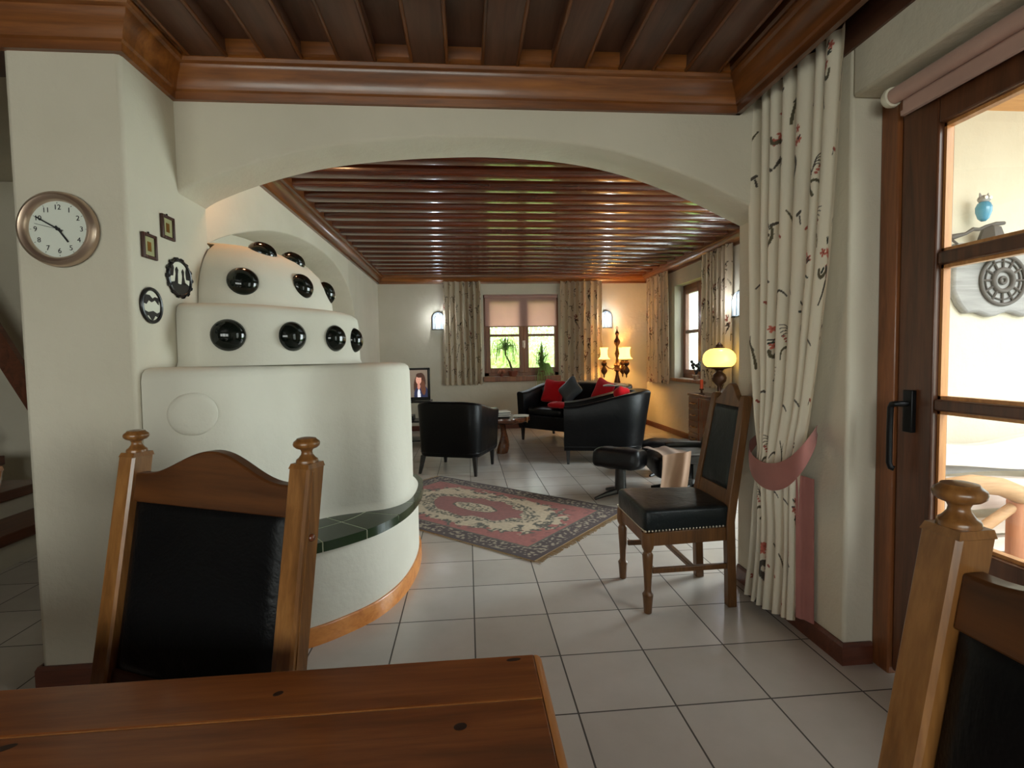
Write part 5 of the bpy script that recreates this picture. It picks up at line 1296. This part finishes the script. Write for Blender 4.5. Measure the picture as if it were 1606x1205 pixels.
# ------------------------------------------------------------------ staircase in the hall
st = thing('staircase', 'staircase with dark wooden treads and white risers behind the left pillar', 'stairs', (0, 0, 0))
for i in range(7):
    X0 = -2.88 - 0.30 * i; Z = 0.215 + 0.188 * i
    MB().box(X0 - 0.33, X0 + 0.03, 3.05, 4.10, Z - 0.07, Z).build('tread', M['tread'], st, bevel=0.006)
    MB().box(X0 - 0.30, X0, 3.06, 4.10, 0.0 if i == 0 else Z - 0.187, Z - 0.071).build('riser', M['wall'], st, smooth=0)
MB().bar((-3.92, 4.3, 2.02), (-3.22, 4.3, 0.70), 0.05, 0.15).build('stringer', M['tread'], st, smooth=0)

# ------------------------------------------------------------------ outside: balcony on the right
YW = 2.44
struct(MB().box(XR + 0.40, 6.0, YW, YW + 0.20, -1.0, 3.2).build('wall_balcony', M['stucco'], smooth=0))
struct(MB().box(XR + 0.40, 6.0, -3.0, YW, -0.2, -0.03).build('floor.001', M['greyplank'], smooth=0))
struct(MB().box(XR + 0.40, 4.2, 1.2, YW, 2.46, 2.60).build('ceiling.003', M['soffit'], smooth=0), 'orange pine soffit over the balcony')
# carved plaque with rosette
pq = thing('carved_plaque', 'grey wooden plaque with carved wheel rosette hanging on the balcony wall', 'wall plaque', (2.712, YW - 0.003, 1.602))
pts = [(-0.25, 0.19), (-0.262, 0.05), (-0.262, -0.05), (-0.225, -0.12), (-0.185, -0.165)]
pts += [(-0.185 + 0.785 * i / 24, -0.17 + 0.012 * math.sin(i * 1.1)) for i in range(1, 25)] + [(0.66, -0.08), (0.66, 0.19)]
MB().prism([(x, -0.045, z) for x, z in pts], (0, 0.045, 0)).build('board', M['greyplank'], pq, bevel=0.012)
ro = MB()
for r_, w_ in ((0.122, 0.009), (0.054, 0.012), (0.016, 0.007)):
    ro.tube([(r_ * math.cos(a), -0.052, r_ * math.sin(a)) for a in [2 * PI * i / 40 for i in range(41)]], w_, 8)
for k in range(12):
    a = 2 * PI * k / 12; ro.tube([(0.062 * math.cos(a), -0.05, 0.062 * math.sin(a)), (0.118 * math.cos(a), -0.05, 0.118 * math.sin(a))], 0.006, 6)
    b = a + PI / 12; ro.tube([(0.096 * math.cos(b + s), -0.05, 0.096 * math.sin(b + s)) for s in (-0.2, -0.1, 0, 0.1, 0.2)], 0.004, 6)
ro.build('rosette', M['darkcarve'], pq, smooth=60)
# lantern on a branch arm with owl
ln = thing('wall_lantern', 'dark lantern hanging from a forged branch arm above the carved plaque', 'lantern', (2.58, YW - 0.003, 1.80))
MB().tube([(-0.155, -0.0, 0.010), (-0.15, -0.05, 0.018), (-0.10, -0.07, 0.030), (-0.07, -0.078, 0.050), (-0.04, -0.08, 0.048), (0.0, -0.08, 0.064), (0.05, -0.08, 0.076), (0.095, -0.08, 0.080)], [0.017, 0.015, 0.008, 0.010, 0.008, 0.009, 0.011, 0.009], 8).tube([(-0.15, -0.04, 0.01), (-0.125, -0.05, -0.015), (-0.14, -0.05, -0.05)], 0.006, 6).build('arm', M['darkcarve'], ln)
MB().lathe([(0.072, -0.12), (0.074, -0.115), (0.050, -0.01), (0.038, 0.03), (0.012, 0.045)], (0.025, -0.08, 0.025), 6).build('lamp_shade', M['darkcarve'], ln, smooth=0)
ow = thing('owl_figurine', 'blue glass owl figurine perched on the lantern arm outside', 'figurine', (2.562, YW - 0.083, 1.888))
ow.scale = (0.76, 0.76, 0.76)
MB().lathe([(0.012, 0.0), (0.030, 0.018), (0.043, 0.06), (0.044, 0.09), (0.034, 0.115), (0.026, 0.122)], n=20).build('body', M['owl'], ow, smooth=60)
hd = MB().blob((0, 0, 0.142), (0.068, 0.06, 0.052), e1=0.9, e2=0.8).tube([(-0.024, 0, 0.155), (-0.032, 0, 0.182)], [0.010, 0.003], 6).tube([(0.024, 0, 0.155), (0.030, 0, 0.182)], [0.010, 0.003], 6).build('head', M['greyplank'], ow, smooth=60)
for s in (-1, 1): MB().lathe([(0.011, 0), (0.011, 0.004), (0.004, 0.006)], (s * 0.016, -0.027, 0.146), 12, RX(PI / 2)).build('eye', M['white'], hd)
# rustic railing of live-edge planks
rl = thing('rustic_railing', 'rustic live-edge timber railing outside the balcony door', 'railing', (2.2, 2.16, -0.03))
def wavy(mb, x0, x1, z0, z1, y, th, sd, amp=0.018):
    g = np.random.default_rng(sd); p = g.uniform(0, 6.28, 4); n = 30
    tp = [(x0 + (x1 - x0) * i / n, z1 + amp * math.sin(4.2 * i / n * 3 + p[0]) + amp * 0.4 * math.sin(i * 0.9 + p[1])) for i in range(n + 1)]
    bt = [(x0 + (x1 - x0) * i / n, z0 + amp * math.sin(4.0 * i / n * 3 + p[2])) for i in range(n + 1)]
    vs = []; fs = []
    for (x, a), (_, b) in zip(bt, tp): vs += [(x, y, a), (x, y + th, a), (x, y, b), (x, y + th, b)]
    for i in range(n):
        o, q = 4 * i, 4 * i + 4; fs += [(o, q, q + 2, o + 2), (o + 1, o + 3, q + 3, q + 1), (o + 2, q + 2, q + 3, o + 3), (o, o + 1, q + 1, q)]
    fs += [(0, 2, 3, 1), (4 * n, 4 * n + 1, 4 * n + 3, 4 * n + 2)]
    return mb.add(vs, fs)
wavy(MB(), -0.2, 1.9, 0.735, 0.86, 0.0, 0.05, 1).build('plank', M['pale'], rl, smooth=50)
wavy(MB(), -0.2, 1.9, 0.69, 0.735, 0.06, 0.04, 2, 0.010).build('plank', M['greyplank'], rl, smooth=50)
wavy(MB(), -0.2, 1.9, 0.53, 0.68, 0.0, 0.05, 3, 0.010).build('plank', M['pale'], rl, smooth=50)
MB().tube([(-0.28, -0.12, 0.60), (-0.12, -0.12, 0.685), (0.0, -0.12, 0.695), (0.14, -0.12, 0.675), (0.32, -0.12, 0.60), (0.9, -0.12, 0.50), (1.5, -0.12, 0.52)], [0.03, 0.038, 0.04, 0.04, 0.042, 0.045, 0.045], 12).build('log_rail', M['railwood'], rl)
MB().tube([(0.265, -0.10, 0.0), (0.26, -0.10, 0.3), (0.255, -0.10, 0.60)], [0.052, 0.046, 0.044], 14).build('post', M['railred'], rl)
MB().tube([(-0.16, -0.10, 0.40), (-0.02, -0.10, 0.45), (0.10, -0.10, 0.50), (0.22, -0.10, 0.575)], [0.020, 0.024, 0.024, 0.022], 10).build('brace', M['railwood'], rl)
for k in range(5): wavy(MB(), -0.2, 1.9, 0.02 + 0.09 * k, 0.09 + 0.09 * k, 0.09, 0.03, 10 + k, 0.003).build('slat', M['pale'], rl, smooth=50)

# garden seen through the living-room windows
struct(MB().box(-12, 16, YF + 0.5, 26, -0.9, -0.7).box(XFR + 0.5, 16, 2.7, YF + 0.5, -0.9, -0.7).build('ground', M['lawn'], smooth=0))
def tree(label, x, y, z0, h, r, n, name='garden_tree', crown=0.45):
    t = thing(name, label, 'tree', (x, y, -0.7))
    MB().tube([(0, 0, 0), (0.1, 0, h * 0.3), (0.02, 0.1, h * 0.7)], [0.12, 0.09, 0.05], 8).build('trunk', M['treebark'], t)
    vs = []; fs = []
    for i in range(n):
        d = Vector((random.gauss(0, 1), random.gauss(0, 1), random.gauss(0, 1))).normalized() * (random.random() ** 0.4)
        p = Vector((d.x * r, d.y * r, h * (1 - crown) + d.z * h * crown)); s = random.uniform(0.05, 0.11)
        a = Vector((random.gauss(0, 1), random.gauss(0, 1), random.gauss(0, 1))).normalized(); b = a.orthogonal().normalized()
        k = len(vs); vs += [p - a * s, p + b * s * 0.5, p + a * s, p - b * s * 0.5]; fs.append((k, k + 1, k + 2, k + 3))
    MB().add(vs, fs).build('crown', M['tree_leaf'], t, smooth=0)
tree('bright green leafy shrub outside the left pane of the back window', 0.9, 12.2, 0, 2.6, 1.0, 2600, 'garden_shrub', 0.5)
tree('pale green leafy shrub outside the right pane of the back window', 2.7, 13.6, 0, 2.3, 1.1, 2200, 'garden_shrub', 0.5)
tree('leafy green tree standing behind the shrubs in the garden', 1.7, 16.5, 0, 4.2, 2.0, 3600)

# ------------------------------------------------------------------ lights
def light(name, kind, loc, power, color=(1, 1, 1), size=0.1, size_y=None, rot=None, spread=None):
    l = bpy.data.lights.new(name, kind); o = bpy.data.objects.new(name, l); COL.objects.link(o); o.location = loc
    l.energy = power; l.color = color
    if kind == 'AREA':
        l.size = size
        if size_y: l.shape = 'RECTANGLE'; l.size_y = size_y
        if spread: l.spread = spread
    elif kind == 'POINT': l.shadow_soft_size = size
    if rot: o.rotation_euler = rot
    return o
W = bpy.data.worlds.new('sky'); S.world = W; W.use_nodes = True
nt = W.node_tree; bg = nt.nodes['Background']
tc = node(nt, 'ShaderNodeTexCoord'); sp = node(nt, 'ShaderNodeSeparateXYZ'); nt.links.new(tc.outputs['Generated'], sp.inputs[0])
nt.links.new(ramp(nt, sp.outputs['Z'], [(0.0, (0.62, 0.66, 0.58, 1)), (0.5, (0.86, 0.93, 1.0, 1)), (1.0, (0.95, 0.98, 1.0, 1))]), bg.inputs[0])
bg.inputs[1].default_value = 5.5
# warm lamps
for ang, rr in ((R(182), 0.235), (R(-62), 0.22), (R(48), 0.22)):
    light('bulb', 'POINT', (2.60 + rr * math.cos(ang), 8.72 + rr * math.sin(ang), 1.31), 24, (1.0, 0.53, 0.13), 0.03)
light('bulb', 'POINT', (2.985, 5.85, 0.745 + 0.46), 22, (1.0, 0.60, 0.18), 0.05)
for x, y, z in ((-0.49, YF - 0.16, 1.95), (2.50, YF - 0.16, 1.95), (XFR - 0.16, 5.86, 1.88)):
    light('sconce_bulb', 'POINT', (x, y, z), 4.5, (0.88, 0.95, 1.0), 0.04)
light('arch_spotlight', 'POINT', (-1.12, 3.0, 2.50), 11, (1.0, 0.54, 0.26), 0.05)
# fill lamps added outside the unseen glazing, standing in for overcast daylight
light('dining_fill', 'AREA', (-1.2, -3.0, 1.6), 84, (1.0, 0.985, 0.95), 3.4, 1.2, (R(90), 0, 0))
light('terrace_fill', 'AREA', (XFR + 0.75, 4.1, 1.5), 250, (0.86, 0.94, 1.0), 2.2, 2.0, (R(84), 0, R(66)))
# balcony daylight
light('balcony_daylight', 'AREA', (3.4, -1.5, 2.9), 110, (1.0, 1.0, 0.98), 3.0, 2.2, (R(52), 0, R(-12)))

S.view_settings.view_transform = 'Standard'
S.view_settings.look = 'None'
S.view_settings.exposure = 0.0
S.cycles.use_denoising = True
S.cycles.sample_clamp_indirect = 6.0
S.cycles.max_bounces = 8
S.cycles.caustics_reflective = False; S.cycles.caustics_refractive = False
